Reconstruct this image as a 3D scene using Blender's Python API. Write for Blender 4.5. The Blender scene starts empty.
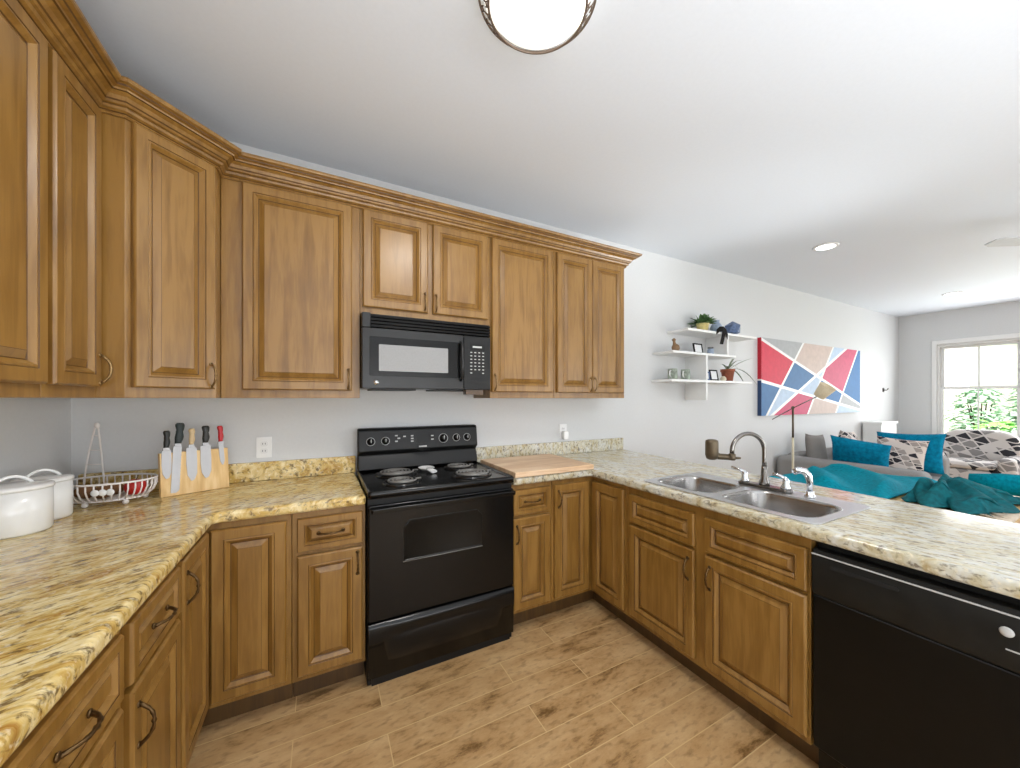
import bpy, bmesh, math, random
from mathutils import Matrix, Vector
random.seed(7)
sc = bpy.context.scene
COL = sc.collection
PI = math.pi
R = math.radians

# ------------------------------------------------------------------ camera
cam = bpy.data.cameras.new('camera')
cam.sensor_width = 36.0
cam.lens = 36.0 * 373.6 / 1020.0
cam.shift_x = -0.0162
cam.shift_y = 0.0141
cam.clip_start = 0.02
camo = bpy.data.objects.new('camera', cam)
COL.objects.link(camo)
camo.location = (1.0218, -2.5503, 1.3701)
camo.rotation_euler = (PI / 2, 0, -0.5029)
sc.camera = camo
# ------------------------------------------------------------------ view
sc.view_settings.view_transform = 'Standard'
sc.view_settings.look = 'None'
sc.view_settings.gamma = 1.0
sc.view_settings.use_curve_mapping = False
sc.view_settings.exposure = -0.1
# ------------------------------------------------------------------ world
w = bpy.data.worlds.new('world')
sc.world = w
w.use_nodes = True
bg = w.node_tree.nodes['Background']
sky = w.node_tree.nodes.new('ShaderNodeTexSky')
sky.sky_type = 'HOSEK_WILKIE'
sky.turbidity = 6.0
sky.sun_direction = (-0.5, 0.2, 0.8)
mixw = w.node_tree.nodes.new('ShaderNodeMix'); mixw.data_type = 'RGBA'
mixw.inputs[0].default_value = 0.75
mixw.inputs[7].default_value = (0.95, 0.98, 1.0, 1)
w.node_tree.links.new(sky.outputs[0], mixw.inputs[6])
w.node_tree.links.new(mixw.outputs[2], bg.inputs[0])
bg.inputs[1].default_value = 2.2
# ------------------------------------------------------------------ lights
def lamp(name, kind, loc, rot, power, color=(1, 1, 1), **kw):
    l = bpy.data.lights.new(name, kind)
    l.energy = power
    l.color = color
    for k, v in kw.items():
        setattr(l, k, v)
    o = bpy.data.objects.new(name, l)
    COL.objects.link(o)
    o.location = loc
    o.rotation_euler = rot
    return o
lamp('sun', 'SUN', (6, -3, 8), (R(40), 0, R(-70)), 9.0, (1, 0.96, 0.9), angle=R(1))
# added area lamps by the windowless rear wall, then daylight at the far window
lamp('rear_fill_left', 'AREA', (1.9, -5.65, 1.35), (R(122), 0, 0), 105, (0.94, 0.97, 1.0), shape='RECTANGLE', size=2.6, size_y=2.0)
lamp('rear_fill_right', 'AREA', (5.2, -5.65, 1.25), (R(114), 0, R(24)), 112, (0.94, 0.97, 1.0), shape='RECTANGLE', size=3.4, size_y=2.1)
lamp('far_window_daylight', 'AREA', (9.60, -2.2, 1.5), (R(96), 0, R(90)), 85, (0.96, 0.98, 1.0), shape='RECTANGLE', size=3.3, size_y=1.4)
# added upward lamp behind the viewpoint, imitating light off the floor
lamp('ceiling_fill', 'AREA', (1.7, -3.8, 0.04), (R(180), 0, 0), 95, (0.88, 0.94, 1.0), shape='RECTANGLE', size=3.0, size_y=1.9, spread=R(135))
# added spot in place of sunlight bounced from the living room floor
lamp('ceiling_spot_fill', 'SPOT', (6.5, -4.0, 0.25), (R(118.5), 0, R(41)), 520, (0.95, 0.98, 1.0), spot_size=R(24), spot_blend=1.0, shadow_soft_size=0.25)

# ------------------------------------------------------------------ materials
def new_mat(name):
    m = bpy.data.materials.new(name)
    m.use_nodes = True
    return m, m.node_tree.nodes, m.node_tree.links, m.node_tree.nodes['Principled BSDF']
def N(nodes, kind, **kw):
    n = nodes.new(kind)
    for k, v in kw.items():
        if k.startswith('i_'):
            n.inputs[int(k[2:])].default_value = v
        else:
            setattr(n, k, v)
    return n
def srgb(r, g, b):
    f = lambda c: (c / 255 / 12.92) if c <= 10 else ((c / 255 + 0.055) / 1.055) ** 2.4
    return (f(r), f(g), f(b), 1)
def nmat(name, col, rough=0.5, metal=0.0, scale=40, amt=0.06, bump=0.0, coat=0.0, sheen=0.0, spec=0.5, stretch=(1, 1, 1)):
    """plain surface with a little procedural mottling"""
    m, nd, lk, p = new_mat(name)
    tc = N(nd, 'ShaderNodeTexCoord')
    mp = N(nd, 'ShaderNodeMapping'); mp.inputs['Scale'].default_value = stretch
    no = N(nd, 'ShaderNodeTexNoise'); no.inputs['Scale'].default_value = scale; no.inputs['Detail'].default_value = 4
    lk.new(tc.outputs['Object'], mp.inputs[0]); lk.new(mp.outputs[0], no.inputs['Vector'])
    cr = N(nd, 'ShaderNodeValToRGB')
    a = 1 - amt; b = 1 + amt
    cr.color_ramp.elements[0].position = 0.3; cr.color_ramp.elements[1].position = 0.7
    cr.color_ramp.elements[0].color = (col[0] * a, col[1] * a, col[2] * a, 1)
    cr.color_ramp.elements[1].color = (min(1, col[0] * b), min(1, col[1] * b), min(1, col[2] * b), 1)
    lk.new(no.outputs[0], cr.inputs[0]); lk.new(cr.outputs[0], p.inputs['Base Color'])
    p.inputs['Roughness'].default_value = rough
    p.inputs['Metallic'].default_value = metal
    p.inputs['Specular IOR Level'].default_value = spec
    if coat: p.inputs['Coat Weight'].default_value = coat; p.inputs['Coat Roughness'].default_value = 0.1
    if sheen: p.inputs['Sheen Weight'].default_value = sheen
    if bump:
        bp = N(nd, 'ShaderNodeBump'); bp.inputs['Strength'].default_value = bump; bp.inputs['Distance'].default_value = 0.01
        lk.new(no.outputs[0], bp.inputs['Height']); lk.new(bp.outputs[0], p.inputs['Normal'])
    return m
def emat(name, col, strength):
    m, nd, lk, p = new_mat(name)
    p.inputs['Base Color'].default_value = col
    p.inputs['Emission Color'].default_value = col
    p.inputs['Emission Strength'].default_value = strength
    return m
def wood_mat(name, c0, c1, c2, rough=0.38, sx=14.0, sz=1.3, coat=0.4, rnd=True, axis='Z'):
    m, nd, lk, p = new_mat(name)
    tc = N(nd, 'ShaderNodeTexCoord'); mp = N(nd, 'ShaderNodeMapping')
    oi = N(nd, 'ShaderNodeObjectInfo')
    mul = N(nd, 'ShaderNodeVectorMath', operation='SCALE'); mul.inputs[3].default_value = 37.0
    cx = N(nd, 'ShaderNodeCombineXYZ')
    for k in range(3): lk.new(oi.outputs['Random'], cx.inputs[k])
    lk.new(cx.outputs[0], mul.inputs[0])
    lk.new(tc.outputs['Object'], mp.inputs[0])
    if rnd: lk.new(mul.outputs[0], mp.inputs['Location'])
    s = {'Z': (sx, sx, sz), 'X': (sz, sx, sx), 'Y': (sx, sz, sx)}[axis]
    mp.inputs['Scale'].default_value = s
    n1 = N(nd, 'ShaderNodeTexNoise'); n1.inputs['Scale'].default_value = 1.6; n1.inputs['Detail'].default_value = 7; n1.inputs['Distortion'].default_value = 0.9
    n2 = N(nd, 'ShaderNodeTexNoise'); n2.inputs['Scale'].default_value = 9; n2.inputs['Detail'].default_value = 5
    n3 = N(nd, 'ShaderNodeTexNoise'); n3.inputs['Scale'].default_value = 3.0; n3.inputs['Detail'].default_value = 2
    lk.new(mp.outputs[0], n1.inputs['Vector']); lk.new(mp.outputs[0], n2.inputs['Vector']); lk.new(tc.outputs['Object'], n3.inputs['Vector'])
    mx = N(nd, 'ShaderNodeMath', operation='MULTIPLY_ADD'); mx.inputs[1].default_value = 0.3
    lk.new(n2.outputs[0], mx.inputs[0]); lk.new(n1.outputs[0], mx.inputs[2])
    m2 = N(nd, 'ShaderNodeMath', operation='MULTIPLY_ADD'); m2.inputs[1].default_value = 0.5
    lk.new(n3.outputs[0], m2.inputs[0]); lk.new(mx.outputs[0], m2.inputs[2])
    cr = N(nd, 'ShaderNodeValToRGB'); e = cr.color_ramp.elements
    e[0].position = 0.62; e[0].color = c0; e[1].position = 1.0; e[1].color = c2
    k = e.new(0.84); k.color = c1
    lk.new(m2.outputs[0], cr.inputs[0]); lk.new(cr.outputs[0], p.inputs['Base Color'])
    p.inputs['Roughness'].default_value = rough
    p.inputs['Coat Weight'].default_value = coat; p.inputs['Coat Roughness'].default_value = 0.28
    return m
def granite_mat(name, rot, c_lo, c_mid, c_hi, c_speck, rough=0.11):
    m, nd, lk, p = new_mat(name)
    tc = N(nd, 'ShaderNodeTexCoord'); mp = N(nd, 'ShaderNodeMapping'); mp0 = N(nd, 'ShaderNodeMapping')
    mp0.inputs['Rotation'].default_value = (0, 0, R(rot))
    mp.inputs['Scale'].default_value = (8.0, 21, 10)
    lk.new(tc.outputs['Object'], mp0.inputs[0]); lk.new(mp0.outputs[0], mp.inputs[0])
    n1 = N(nd, 'ShaderNodeTexNoise'); n1.inputs['Scale'].default_value = 1.0; n1.inputs['Detail'].default_value = 6; n1.inputs['Distortion'].default_value = 1.3; n1.inputs['Roughness'].default_value = 0.62
    lk.new(mp.outputs[0], n1.inputs['Vector'])
    cr = N(nd, 'ShaderNodeValToRGB'); e = cr.color_ramp.elements
    e[0].position = 0.30; e[0].color = c_lo; e[1].position = 0.66; e[1].color = c_hi
    k = e.new(0.46); k.color = c_mid
    lk.new(n1.outputs[0], cr.inputs[0])
    # dark specks, stretched along the flow
    mp2 = N(nd, 'ShaderNodeMapping'); mp2.inputs['Scale'].default_value = (30, 62, 46)
    lk.new(mp0.outputs[0], mp2.inputs[0])
    n2 = N(nd, 'ShaderNodeTexNoise'); n2.inputs['Scale'].default_value = 1.0; n2.inputs['Detail'].default_value = 5; n2.inputs['Roughness'].default_value = 0.6; n2.inputs['Distortion'].default_value = 0.6
    lk.new(mp2.outputs[0], n2.inputs['Vector'])
    c2 = N(nd, 'ShaderNodeValToRGB'); e = c2.color_ramp.elements
    e[0].position = 0.52; e[0].color = (0, 0, 0, 1); e[1].position = 0.64; e[1].color = (1, 1, 1, 1)
    lk.new(n2.outputs[0], c2.inputs[0])
    mx = N(nd, 'ShaderNodeMix', data_type='RGBA'); mx.inputs[7].default_value = c_speck
    f = N(nd, 'ShaderNodeMath', operation='MULTIPLY'); f.inputs[1].default_value = 0.8
    lk.new(c2.outputs[0], f.inputs[0]); lk.new(f.outputs[0], mx.inputs[0]); lk.new(cr.outputs[0], mx.inputs[6])
    # pale quartz flecks
    n4 = N(nd, 'ShaderNodeTexNoise'); n4.inputs['Scale'].default_value = 85; n4.inputs['Detail'].default_value = 3
    lk.new(tc.outputs['Object'], n4.inputs['Vector'])
    c4 = N(nd, 'ShaderNodeValToRGB'); e = c4.color_ramp.elements
    e[0].position = 0.55; e[0].color = (0, 0, 0, 1); e[1].position = 0.75; e[1].color = (0.65, 0.65, 0.65, 1)
    lk.new(n4.outputs[0], c4.inputs[0])
    mx2 = N(nd, 'ShaderNodeMix', data_type='RGBA'); mx2.inputs[7].default_value = srgb(238, 226, 196)
    lk.new(c4.outputs[0], mx2.inputs[0]); lk.new(mx.outputs[2], mx2.inputs[6])
    lk.new(mx2.outputs[2], p.inputs['Base Color'])
    p.inputs['Roughness'].default_value = rough
    return m
def floor_mat():
    m, nd, lk, p = new_mat('plank_tile')
    tc = N(nd, 'ShaderNodeTexCoord'); mp = N(nd, 'ShaderNodeMapping'); mp.inputs['Location'].default_value = (-0.35, 0.634 + 0.153 * 30, 0)
    lk.new(tc.outputs['Object'], mp.inputs[0])
    br = N(nd, 'ShaderNodeTexBrick'); br.offset = 0.37; br.offset_frequency = 2; br.squash = 1.0
    br.inputs['Scale'].default_value = 1.0; br.inputs['Mortar Size'].default_value = 0.0022; br.inputs['Mortar Smooth'].default_value = 0.1
    br.inputs['Brick Width'].default_value = 0.91; br.inputs['Row Height'].default_value = 0.153; br.inputs['Bias'].default_value = 0.0
    br.inputs['Color1'].default_value = (0.25, 0.25, 0.25, 1); br.inputs['Color2'].default_value = (0.75, 0.75, 0.75, 1)
    lk.new(mp.outputs[0], br.inputs['Vector'])
    mp2 = N(nd, 'ShaderNodeMapping'); mp2.inputs['Scale'].default_value = (2.6, 7, 1)
    lk.new(tc.outputs['Object'], mp2.inputs[0])
    add = N(nd, 'ShaderNodeVectorMath', operation='MULTIPLY_ADD'); add.inputs[1].default_value = (9, 5, 0)
    lk.new(br.outputs['Color'], add.inputs[0]); lk.new(mp2.outputs[0], add.inputs[2])
    n1 = N(nd, 'ShaderNodeTexNoise'); n1.inputs['Scale'].default_value = 1.0; n1.inputs['Detail'].default_value = 8; n1.inputs['Roughness'].default_value = 0.74; n1.inputs['Distortion'].default_value = 0.15
    lk.new(add.outputs[0], n1.inputs['Vector'])
    cr = N(nd, 'ShaderNodeValToRGB'); e = cr.color_ramp.elements
    e[0].position = 0.34; e[0].color = srgb(116, 84, 44); e[1].position = 0.64; e[1].color = srgb(202, 168, 122)
    k = e.new(0.44); k.color = srgb(180, 143, 96)
    lk.new(n1.outputs[0], cr.inputs[0])
    n2 = N(nd, 'ShaderNodeTexNoise'); n2.inputs['Scale'].default_value = 38; n2.inputs['Detail'].default_value = 6
    mp3 = N(nd, 'ShaderNodeMapping'); mp3.inputs['Scale'].default_value = (0.55, 1.3, 1)
    lk.new(tc.outputs['Object'], mp3.inputs[0]); lk.new(mp3.outputs[0], n2.inputs['Vector'])
    c2 = N(nd, 'ShaderNodeValToRGB'); e = c2.color_ramp.elements
    e[0].position = 0.52; e[0].color = (0, 0, 0, 1); e[1].position = 0.74; e[1].color = (0.6, 0.6, 0.6, 1)
    lk.new(n2.outputs[0], c2.inputs[0])
    mxa = N(nd, 'ShaderNodeMix', data_type='RGBA'); mxa.inputs[7].default_value = srgb(112, 82, 44)
    lk.new(c2.outputs[0], mxa.inputs[0]); lk.new(cr.outputs[0], mxa.inputs[6])
    mx = N(nd, 'ShaderNodeMix', data_type='RGBA'); mx.inputs[7].default_value = srgb(208, 178, 128)
    lk.new(br.outputs['Fac'], mx.inputs[0]); lk.new(mxa.outputs[2], mx.inputs[6])
    lk.new(mx.outputs[2], p.inputs['Base Color'])
    p.inputs['Roughness'].default_value = 0.42
    bp = N(nd, 'ShaderNodeBump'); bp.inputs['Strength'].default_value = 0.25; bp.inputs['Distance'].default_value = 0.003
    lk.new(n1.outputs[0], bp.inputs['Height']); lk.new(bp.outputs[0], p.inputs['Normal'])
    return m
def pattern_mat(name, scale, light, grey, dark):
    """geometric print: triangular cells from three stripe directions in light, grey and black, split by pale lines"""
    m, nd, lk, p = new_mat(name)
    tc = N(nd, 'ShaderNodeTexCoord'); mp = N(nd, 'ShaderNodeMapping'); mp.inputs['Scale'].default_value = (scale, scale, scale); mp.inputs['Location'].default_value = (0.3, 0.2, 0.1)
    lk.new(tc.outputs['Object'], mp.inputs[0])
    cx = N(nd, 'ShaderNodeCombineXYZ'); edge = None
    for k, d in enumerate(((0.9, 0.5, 0.55), (-0.55, 0.6, 1.0), (0.35, -0.7, 1.25))):
        dt = N(nd, 'ShaderNodeVectorMath', operation='DOT_PRODUCT'); dt.inputs[1].default_value = d
        lk.new(mp.outputs[0], dt.inputs[0])
        fl = N(nd, 'ShaderNodeMath', operation='FLOOR'); lk.new(dt.outputs['Value'], fl.inputs[0]); lk.new(fl.outputs[0], cx.inputs[k])
        fr = N(nd, 'ShaderNodeMath', operation='FRACT'); lk.new(dt.outputs['Value'], fr.inputs[0])
        lt = N(nd, 'ShaderNodeMath', operation='LESS_THAN'); lt.inputs[1].default_value = 0.13; lk.new(fr.outputs[0], lt.inputs[0])
        if edge is None: edge = lt
        else:
            mx = N(nd, 'ShaderNodeMath', operation='MAXIMUM'); lk.new(edge.outputs[0], mx.inputs[0]); lk.new(lt.outputs[0], mx.inputs[1]); edge = mx
    wn = N(nd, 'ShaderNodeTexWhiteNoise'); wn.noise_dimensions = '3D'; lk.new(cx.outputs[0], wn.inputs['Vector'])
    cr = N(nd, 'ShaderNodeValToRGB'); cr.color_ramp.interpolation = 'CONSTANT'; e = cr.color_ramp.elements
    e[0].position = 0; e[0].color = dark; e[1].position = 0.26; e[1].color = grey
    k = e.new(0.66); k.color = light
    lk.new(wn.outputs['Value'], cr.inputs[0])
    mx = N(nd, 'ShaderNodeMix', data_type='RGBA'); mx.inputs[7].default_value = light
    lk.new(edge.outputs[0], mx.inputs[0]); lk.new(cr.outputs[0], mx.inputs[6]); lk.new(mx.outputs[2], p.inputs['Base Color'])
    p.inputs['Roughness'].default_value = 0.9; p.inputs['Specular IOR Level'].default_value = 0.2
    return m

M = {}
M['wall'] = nmat('wall_paint', srgb(214, 215, 215), 0.6, scale=60, amt=0.015, bump=0.03)
M['ceil'] = nmat('ceiling_paint', srgb(224, 229, 236), 0.7, scale=60, amt=0.01, bump=0.02)
M['floor'] = floor_mat()
M['white'] = nmat('white_paint', srgb(238, 238, 236), 0.4, amt=0.01)
M['wood'] = wood_mat('glazed_maple', srgb(116, 81, 29), srgb(134, 96, 39), srgb(150, 111, 52))
M['glaze'] = nmat('brown_glaze', srgb(88, 58, 22), 0.45, scale=30, amt=0.15)
M['toe'] = wood_mat('toe_board_shaded', srgb(66, 44, 20), srgb(78, 54, 26), srgb(88, 62, 30))  # cabinet wood darkened for toe-recess shade; also colours the brown microwave block
M['granL'] = granite_mat('gold_granite', -32, srgb(160, 112, 44), srgb(206, 174, 100), srgb(240, 224, 176), srgb(82, 58, 34))
M['granR'] = granite_mat('granite_window_sheen', 74, srgb(168, 142, 92), srgb(196, 188, 160), srgb(212, 212, 206), srgb(98, 86, 70), rough=0.13)  # same granite as the left run, paled to carry window reflections
M['black'] = nmat('black_enamel', srgb(10, 10, 10), 0.2, amt=0.1, spec=0.35)
M['blackmatte'] = nmat('black_plastic', srgb(18, 18, 18), 0.42, scale=90, amt=0.2, spec=0.35)
M['dw'] = nmat('dishwasher_black', srgb(9, 9, 8), 0.4, scale=20, amt=0.25, spec=0.25)
M['dwpanel'] = nmat('dishwasher_panel', srgb(22, 22, 20), 0.5, scale=14, amt=0.4, spec=0.3)
M['mwbody'] = nmat('microwave_charcoal', srgb(38, 38, 38), 0.3, scale=25, amt=0.1, spec=0.4)
M['mwglass'] = nmat('microwave_screen_reflection', srgb(150, 150, 150), 0.25, scale=200, amt=0.06)  # grey base colour imitates a bright reflection in the door screen
M['ovenglass'] = nmat('oven_glass', srgb(20, 20, 19), 0.3, scale=60, amt=0.2, spec=0.3)
M['coil'] = nmat('coil_metal', srgb(128, 126, 122), 0.4, metal=0.2, amt=0.1)
M['pan'] = nmat('drip_pan', srgb(24, 24, 24), 0.15, amt=0.05)
M['steel'] = nmat('brushed_steel', srgb(214, 215, 218), 0.33, metal=1.0, scale=120, amt=0.05, stretch=(1, 12, 1))
M['steelbowl'] = nmat('bowl_steel', srgb(168, 166, 164), 0.24, metal=1.0, scale=120, amt=0.05, stretch=(1, 1, 12))
M['chrome'] = nmat('chrome', srgb(215, 218, 222), 0.08, metal=1.0, amt=0.02)
M['nickel'] = nmat('dark_nickel', srgb(128, 124, 120), 0.2, metal=1.0, amt=0.05)
M['brass'] = nmat('antique_brass', srgb(146, 120, 82), 0.36, metal=0.9, scale=70, amt=0.3)
M['pull'] = nmat('dark_bronze_pull', srgb(98, 76, 48), 0.38, metal=0.85, scale=70, amt=0.3)
M['bronze'] = nmat('bronze', srgb(96, 84, 66), 0.4, metal=0.6, amt=0.1)
M['lampring'] = nmat('lamp_bronze', srgb(120, 104, 92), 0.4, metal=0.6, amt=0.1)
M['print'] = nmat('pale_print', srgb(190, 190, 188), 0.5, amt=0.02)
M['board'] = wood_mat('butcher_block', srgb(190, 150, 112), srgb(212, 176, 138), srgb(228, 198, 164), 0.45, axis='X', coat=0.05)
M['knifewood'] = wood_mat('ash_block', srgb(206, 164, 100), srgb(222, 184, 122), srgb(234, 202, 146), 0.45, coat=0.05)
M['ceramic'] = nmat('white_ceramic', srgb(236, 236, 234), 0.22, amt=0.01, coat=0.3)
M['wirew'] = nmat('white_wire', srgb(232, 226, 222), 0.35, amt=0.02)
M['hblack'] = nmat('handle_black', srgb(30, 30, 26), 0.4, amt=0.1)
M['hgreen'] = nmat('handle_dark_green', srgb(32, 44, 42), 0.45, amt=0.1)
M['hwood'] = nmat('handle_beech', srgb(206, 180, 138), 0.5, amt=0.08)
M['hred'] = nmat('handle_red', srgb(190, 20, 28), 0.35, amt=0.08)
M['blade'] = nmat('blade_steel', srgb(178, 178, 180), 0.38, metal=0.35, amt=0.02)
M['glow'] = emat('lamp_glass_lit', (1.0, 0.98, 0.90, 1), 1.15)
M['fanblade'] = nmat('fan_blade_grey', srgb(196, 198, 200), 0.5, amt=0.04)
M['led'] = emat('downlight_lit', (1.0, 1.0, 1.0, 1), 5.0)
M['sofa'] = nmat('grey_linen', srgb(148, 147, 146), 0.9, scale=220, amt=0.12, bump=0.1)
M['greyc'] = nmat('grey_cushion', srgb(124, 120, 116), 0.9, scale=200, amt=0.12)
M['teal'] = nmat('teal_velvet', srgb(0, 126, 162), 0.85, scale=30, amt=0.3, spec=0.15)
M['tealthrow'] = nmat('teal_throw', srgb(0, 136, 156), 0.85, scale=60, amt=0.25, bump=0.15, spec=0.1)
M['tealdark'] = nmat('deep_teal_throw', srgb(0, 92, 100), 0.85, scale=40, amt=0.35, bump=0.15, spec=0.3)
M['fringe'] = nmat('pale_fringe', srgb(214, 200, 180), 0.9, amt=0.1)
M['shards'] = pattern_mat('shard_print', 7.5, srgb(212, 206, 202), srgb(146, 142, 140), srgb(58, 58, 62))
M['shardsc'] = pattern_mat('shard_cushion', 13.0, srgb(224, 214, 206), srgb(168, 158, 152), srgb(54, 52, 58))
M['tan'] = wood_mat('tan_wood', srgb(170, 126, 70), srgb(206, 166, 104), srgb(222, 188, 130), 0.5, axis='X', coat=0.1)
M['leaf'] = nmat('leaf_green', srgb(96, 132, 80), 0.5, scale=25, amt=0.35)
M['leafdull'] = nmat('leaf_dull', srgb(128, 140, 116), 0.6, scale=25, amt=0.3)
M['bush'] = nmat('hedge_leaf', srgb(176, 208, 180), 0.5, scale=8, amt=0.4)
M['bushpale'] = nmat('pale_leaf', srgb(190, 214, 190), 0.6, scale=4, amt=0.3)
M['bushlime'] = nmat('lime_leaf', srgb(150, 220, 110), 0.5, scale=8, amt=0.3)
M['terracotta'] = nmat('terracotta', srgb(150, 86, 62), 0.8, amt=0.15)
M['yellow'] = nmat('yellow_glaze', srgb(216, 200, 134), 0.35, amt=0.12)
M['bluegrey'] = nmat('blue_grey_glaze', srgb(148, 164, 184), 0.3, amt=0.15)
M['navy'] = nmat('slate_blue', srgb(84, 104, 140), 0.4, scale=60, amt=0.4)
M['ribbon'] = nmat('black_ribbon', srgb(14, 13, 13), 0.8, amt=0.1, spec=0.2)
M['card'] = nmat('pale_card', srgb(226, 228, 228), 0.6, amt=0.03)
M['figure'] = nmat('brown_figure', srgb(128, 98, 66), 0.6, amt=0.2)
M['mug'] = nmat('mug_print', srgb(150, 160, 146), 0.35, scale=22, amt=0.65)
M['soil'] = nmat('soil', srgb(60, 44, 32), 0.95, amt=0.3)
M['shade'] = nmat('beige_shade', srgb(206, 190, 160), 0.8, scale=140, amt=0.1)
M['cream'] = nmat('cream_pole', srgb(206, 198, 172), 0.4, amt=0.05)
M['potato'] = nmat('brown_skin', srgb(120, 84, 52), 0.8, amt=0.2)
M['apple'] = nmat('red_skin', srgb(186, 40, 34), 0.35, scale=14, amt=0.3)
M['stucco'] = nmat('white_stucco', srgb(236, 226, 220), 0.9, amt=0.05)
M['grass'] = nmat('grass', srgb(120, 160, 90), 0.9, scale=12, amt=0.3)
M['dark'] = nmat('dark_gap', srgb(14, 14, 14), 0.8, amt=0.1)
def glass_mat():
    m, nd, lk, p = new_mat('window_glass')
    nd.remove(p)
    tr = N(nd, 'ShaderNodeBsdfTransparent'); gl = N(nd, 'ShaderNodeBsdfGlossy'); gl.inputs['Roughness'].default_value = 0.02
    fr = N(nd, 'ShaderNodeFresnel'); fr.inputs[0].default_value = 1.3
    mx = N(nd, 'ShaderNodeMixShader')
    lk.new(fr.outputs[0], mx.inputs[0]); lk.new(tr.outputs[0], mx.inputs[1]); lk.new(gl.outputs[0], mx.inputs[2])
    lk.new(mx.outputs[0], nd['Material Output'].inputs[0])
    return m
M['glass'] = glass_mat()

# ------------------------------------------------------------------ mesh builder
class MB:
    def __init__(s, mat=None):
        s.bm = bmesh.new(); s.M = mat or Matrix()
    def v(s, p): return s.bm.verts.new(s.M @ Vector(p))
    def f(s, vs, mi=0, sm=False):
        try:
            fc = s.bm.faces.new(vs)
        except ValueError:
            return None
        fc.material_index = mi; fc.smooth = sm
        return fc
    def box(s, x0, x1, y0, y1, z0, z1, mi=0):
        c = [s.v((x, y, z)) for z in (z0, z1) for x, y in ((x0, y0), (x1, y0), (x1, y1), (x0, y1))]
        for q in ((3, 2, 1, 0), (4, 5, 6, 7), (0, 1, 5, 4), (1, 2, 6, 5), (2, 3, 7, 6), (3, 0, 4, 7)):
            s.f([c[i] for i in q], mi)
        return s
    def loops(s, rings, mi=0, sm=True, caps=True, closed=True, mis=None):
        rv = [[s.v(p) for p in r] for r in rings]
        n = len(rv[0])
        for k in range(len(rv) - 1):
            a, b = rv[k], rv[k + 1]
            for i in range(n if closed else n - 1):
                j = (i + 1) % n
                s.f([a[i], a[j], b[j], b[i]], mis[k] if mis else mi, sm)
        if caps:
            s.f(rv[0][::-1], mi, False); s.f(rv[-1], mis[-1] if mis else mi, False)
        return s
    def lathe(s, prof, c=(0, 0, 0), seg=32, mi=0, sm=True, sx=1, sy=1, caps=True, T=None):
        rings = []
        for r, z in prof:
            rg = []
            for i in range(seg):
                a = 2 * PI * i / seg
                p = Vector((max(r, 1e-5) * sx * math.cos(a), max(r, 1e-5) * sy * math.sin(a), z))
                if T is not None: p = T @ p
                rg.append(p + Vector(c))
            rings.append(rg)
        return s.loops(rings, mi, sm, caps)
    def tube(s, pts, r, seg=10, mi=0, closed=False, flat=1.0, caps=True):
        pts = [Vector(p) for p in pts]; n = len(pts)
        rr = r if isinstance(r, (list, tuple)) else [r] * n
        tg = []
        for i in range(n):
            if closed: t = pts[(i + 1) % n] - pts[i - 1]
            else: t = pts[min(i + 1, n - 1)] - pts[max(i - 1, 0)]
            tg.append(t.normalized())
        up = Vector((0, 0, 1)) if abs(tg[0].z) < 0.9 else Vector((1, 0, 0))
        nrm = (up - tg[0] * up.dot(tg[0])).normalized()
        rings = []
        for i in range(n):
            nrm = (nrm - tg[i] * nrm.dot(tg[i])).normalized()
            b = tg[i].cross(nrm)
            rings.append([pts[i] + nrm * math.cos(2 * PI * k / seg) * rr[i] + b * math.sin(2 * PI * k / seg) * rr[i] * flat for k in range(seg)])
        if closed: rings.append(rings[0]); return s.loops(rings, mi, True, False)
        return s.loops(rings, mi, True, caps)
    def prism(s, poly, a, b, axis='z', mi=0):
        """polygon extruded: axis z: (x,y); axis y: (x,z); axis x: (y,z)"""
        def P(q, h):
            return {'z': (q[0], q[1], h), 'y': (q[0], h, q[1]), 'x': (h, q[0], q[1])}[axis]
        return s.loops([[P(q, a) for q in poly], [P(q, b) for q in poly]], mi, False, True)
    def ball(s, c, rx, ry=None, rz=None, mi=0, seg=20, T=None):
        ry = ry or rx; rz = rz or rx
        prof = [(math.sin(PI * i / 12), -math.cos(PI * i / 12)) for i in range(13)]
        rings = []
        for r, z in prof:
            rg = []
            for i in range(seg):
                a = 2 * PI * i / seg
                p = Vector((max(r, 1e-4) * rx * math.cos(a), max(r, 1e-4) * ry * math.sin(a), z * rz))
                if T is not None: p = T @ p
                rg.append(p + Vector(c))
            rings.append(rg)
        return s.loops(rings, mi, True, True)
    def obj(s, name, mats, parent=None, loc=None, rot=None, bevel=0, bseg=2, sub=0, angle=40):
        bmesh.ops.recalc_face_normals(s.bm, faces=s.bm.faces[:])
        me = bpy.data.meshes.new(name); s.bm.to_mesh(me); s.bm.free()
        for m in (mats if isinstance(mats, (list, tuple)) else [mats]):
            me.materials.append(M[m] if isinstance(m, str) else m)
        o = bpy.data.objects.new(name, me); COL.objects.link(o)
        if parent is not None: o.parent = parent
        if loc: o.location = loc
        if rot: o.rotation_euler = rot
        if bevel:
            b = o.modifiers.new('bevel', 'BEVEL'); b.width = bevel; b.segments = bseg; b.limit_method = 'ANGLE'; b.angle_limit = R(angle)
            for pl in me.polygons: pl.use_smooth = True
            b.harden_normals = True
        if sub:
            b = o.modifiers.new('sub', 'SUBSURF'); b.levels = sub; b.render_levels = sub
        return o
def tag(o, label, cat, group=None, kind=None):
    o['label'] = label; o['category'] = cat
    if group: o['group'] = group
    if kind: o['kind'] = kind
    return o
def thing(name, label, cat, loc=(0, 0, 0), rz=0.0, group=None):
    o = bpy.data.objects.new(name, None); o.empty_display_size = 0.05
    COL.objects.link(o); o.location = loc; o.rotation_euler = (0, 0, rz)
    return tag(o, label, cat, group)
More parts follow.
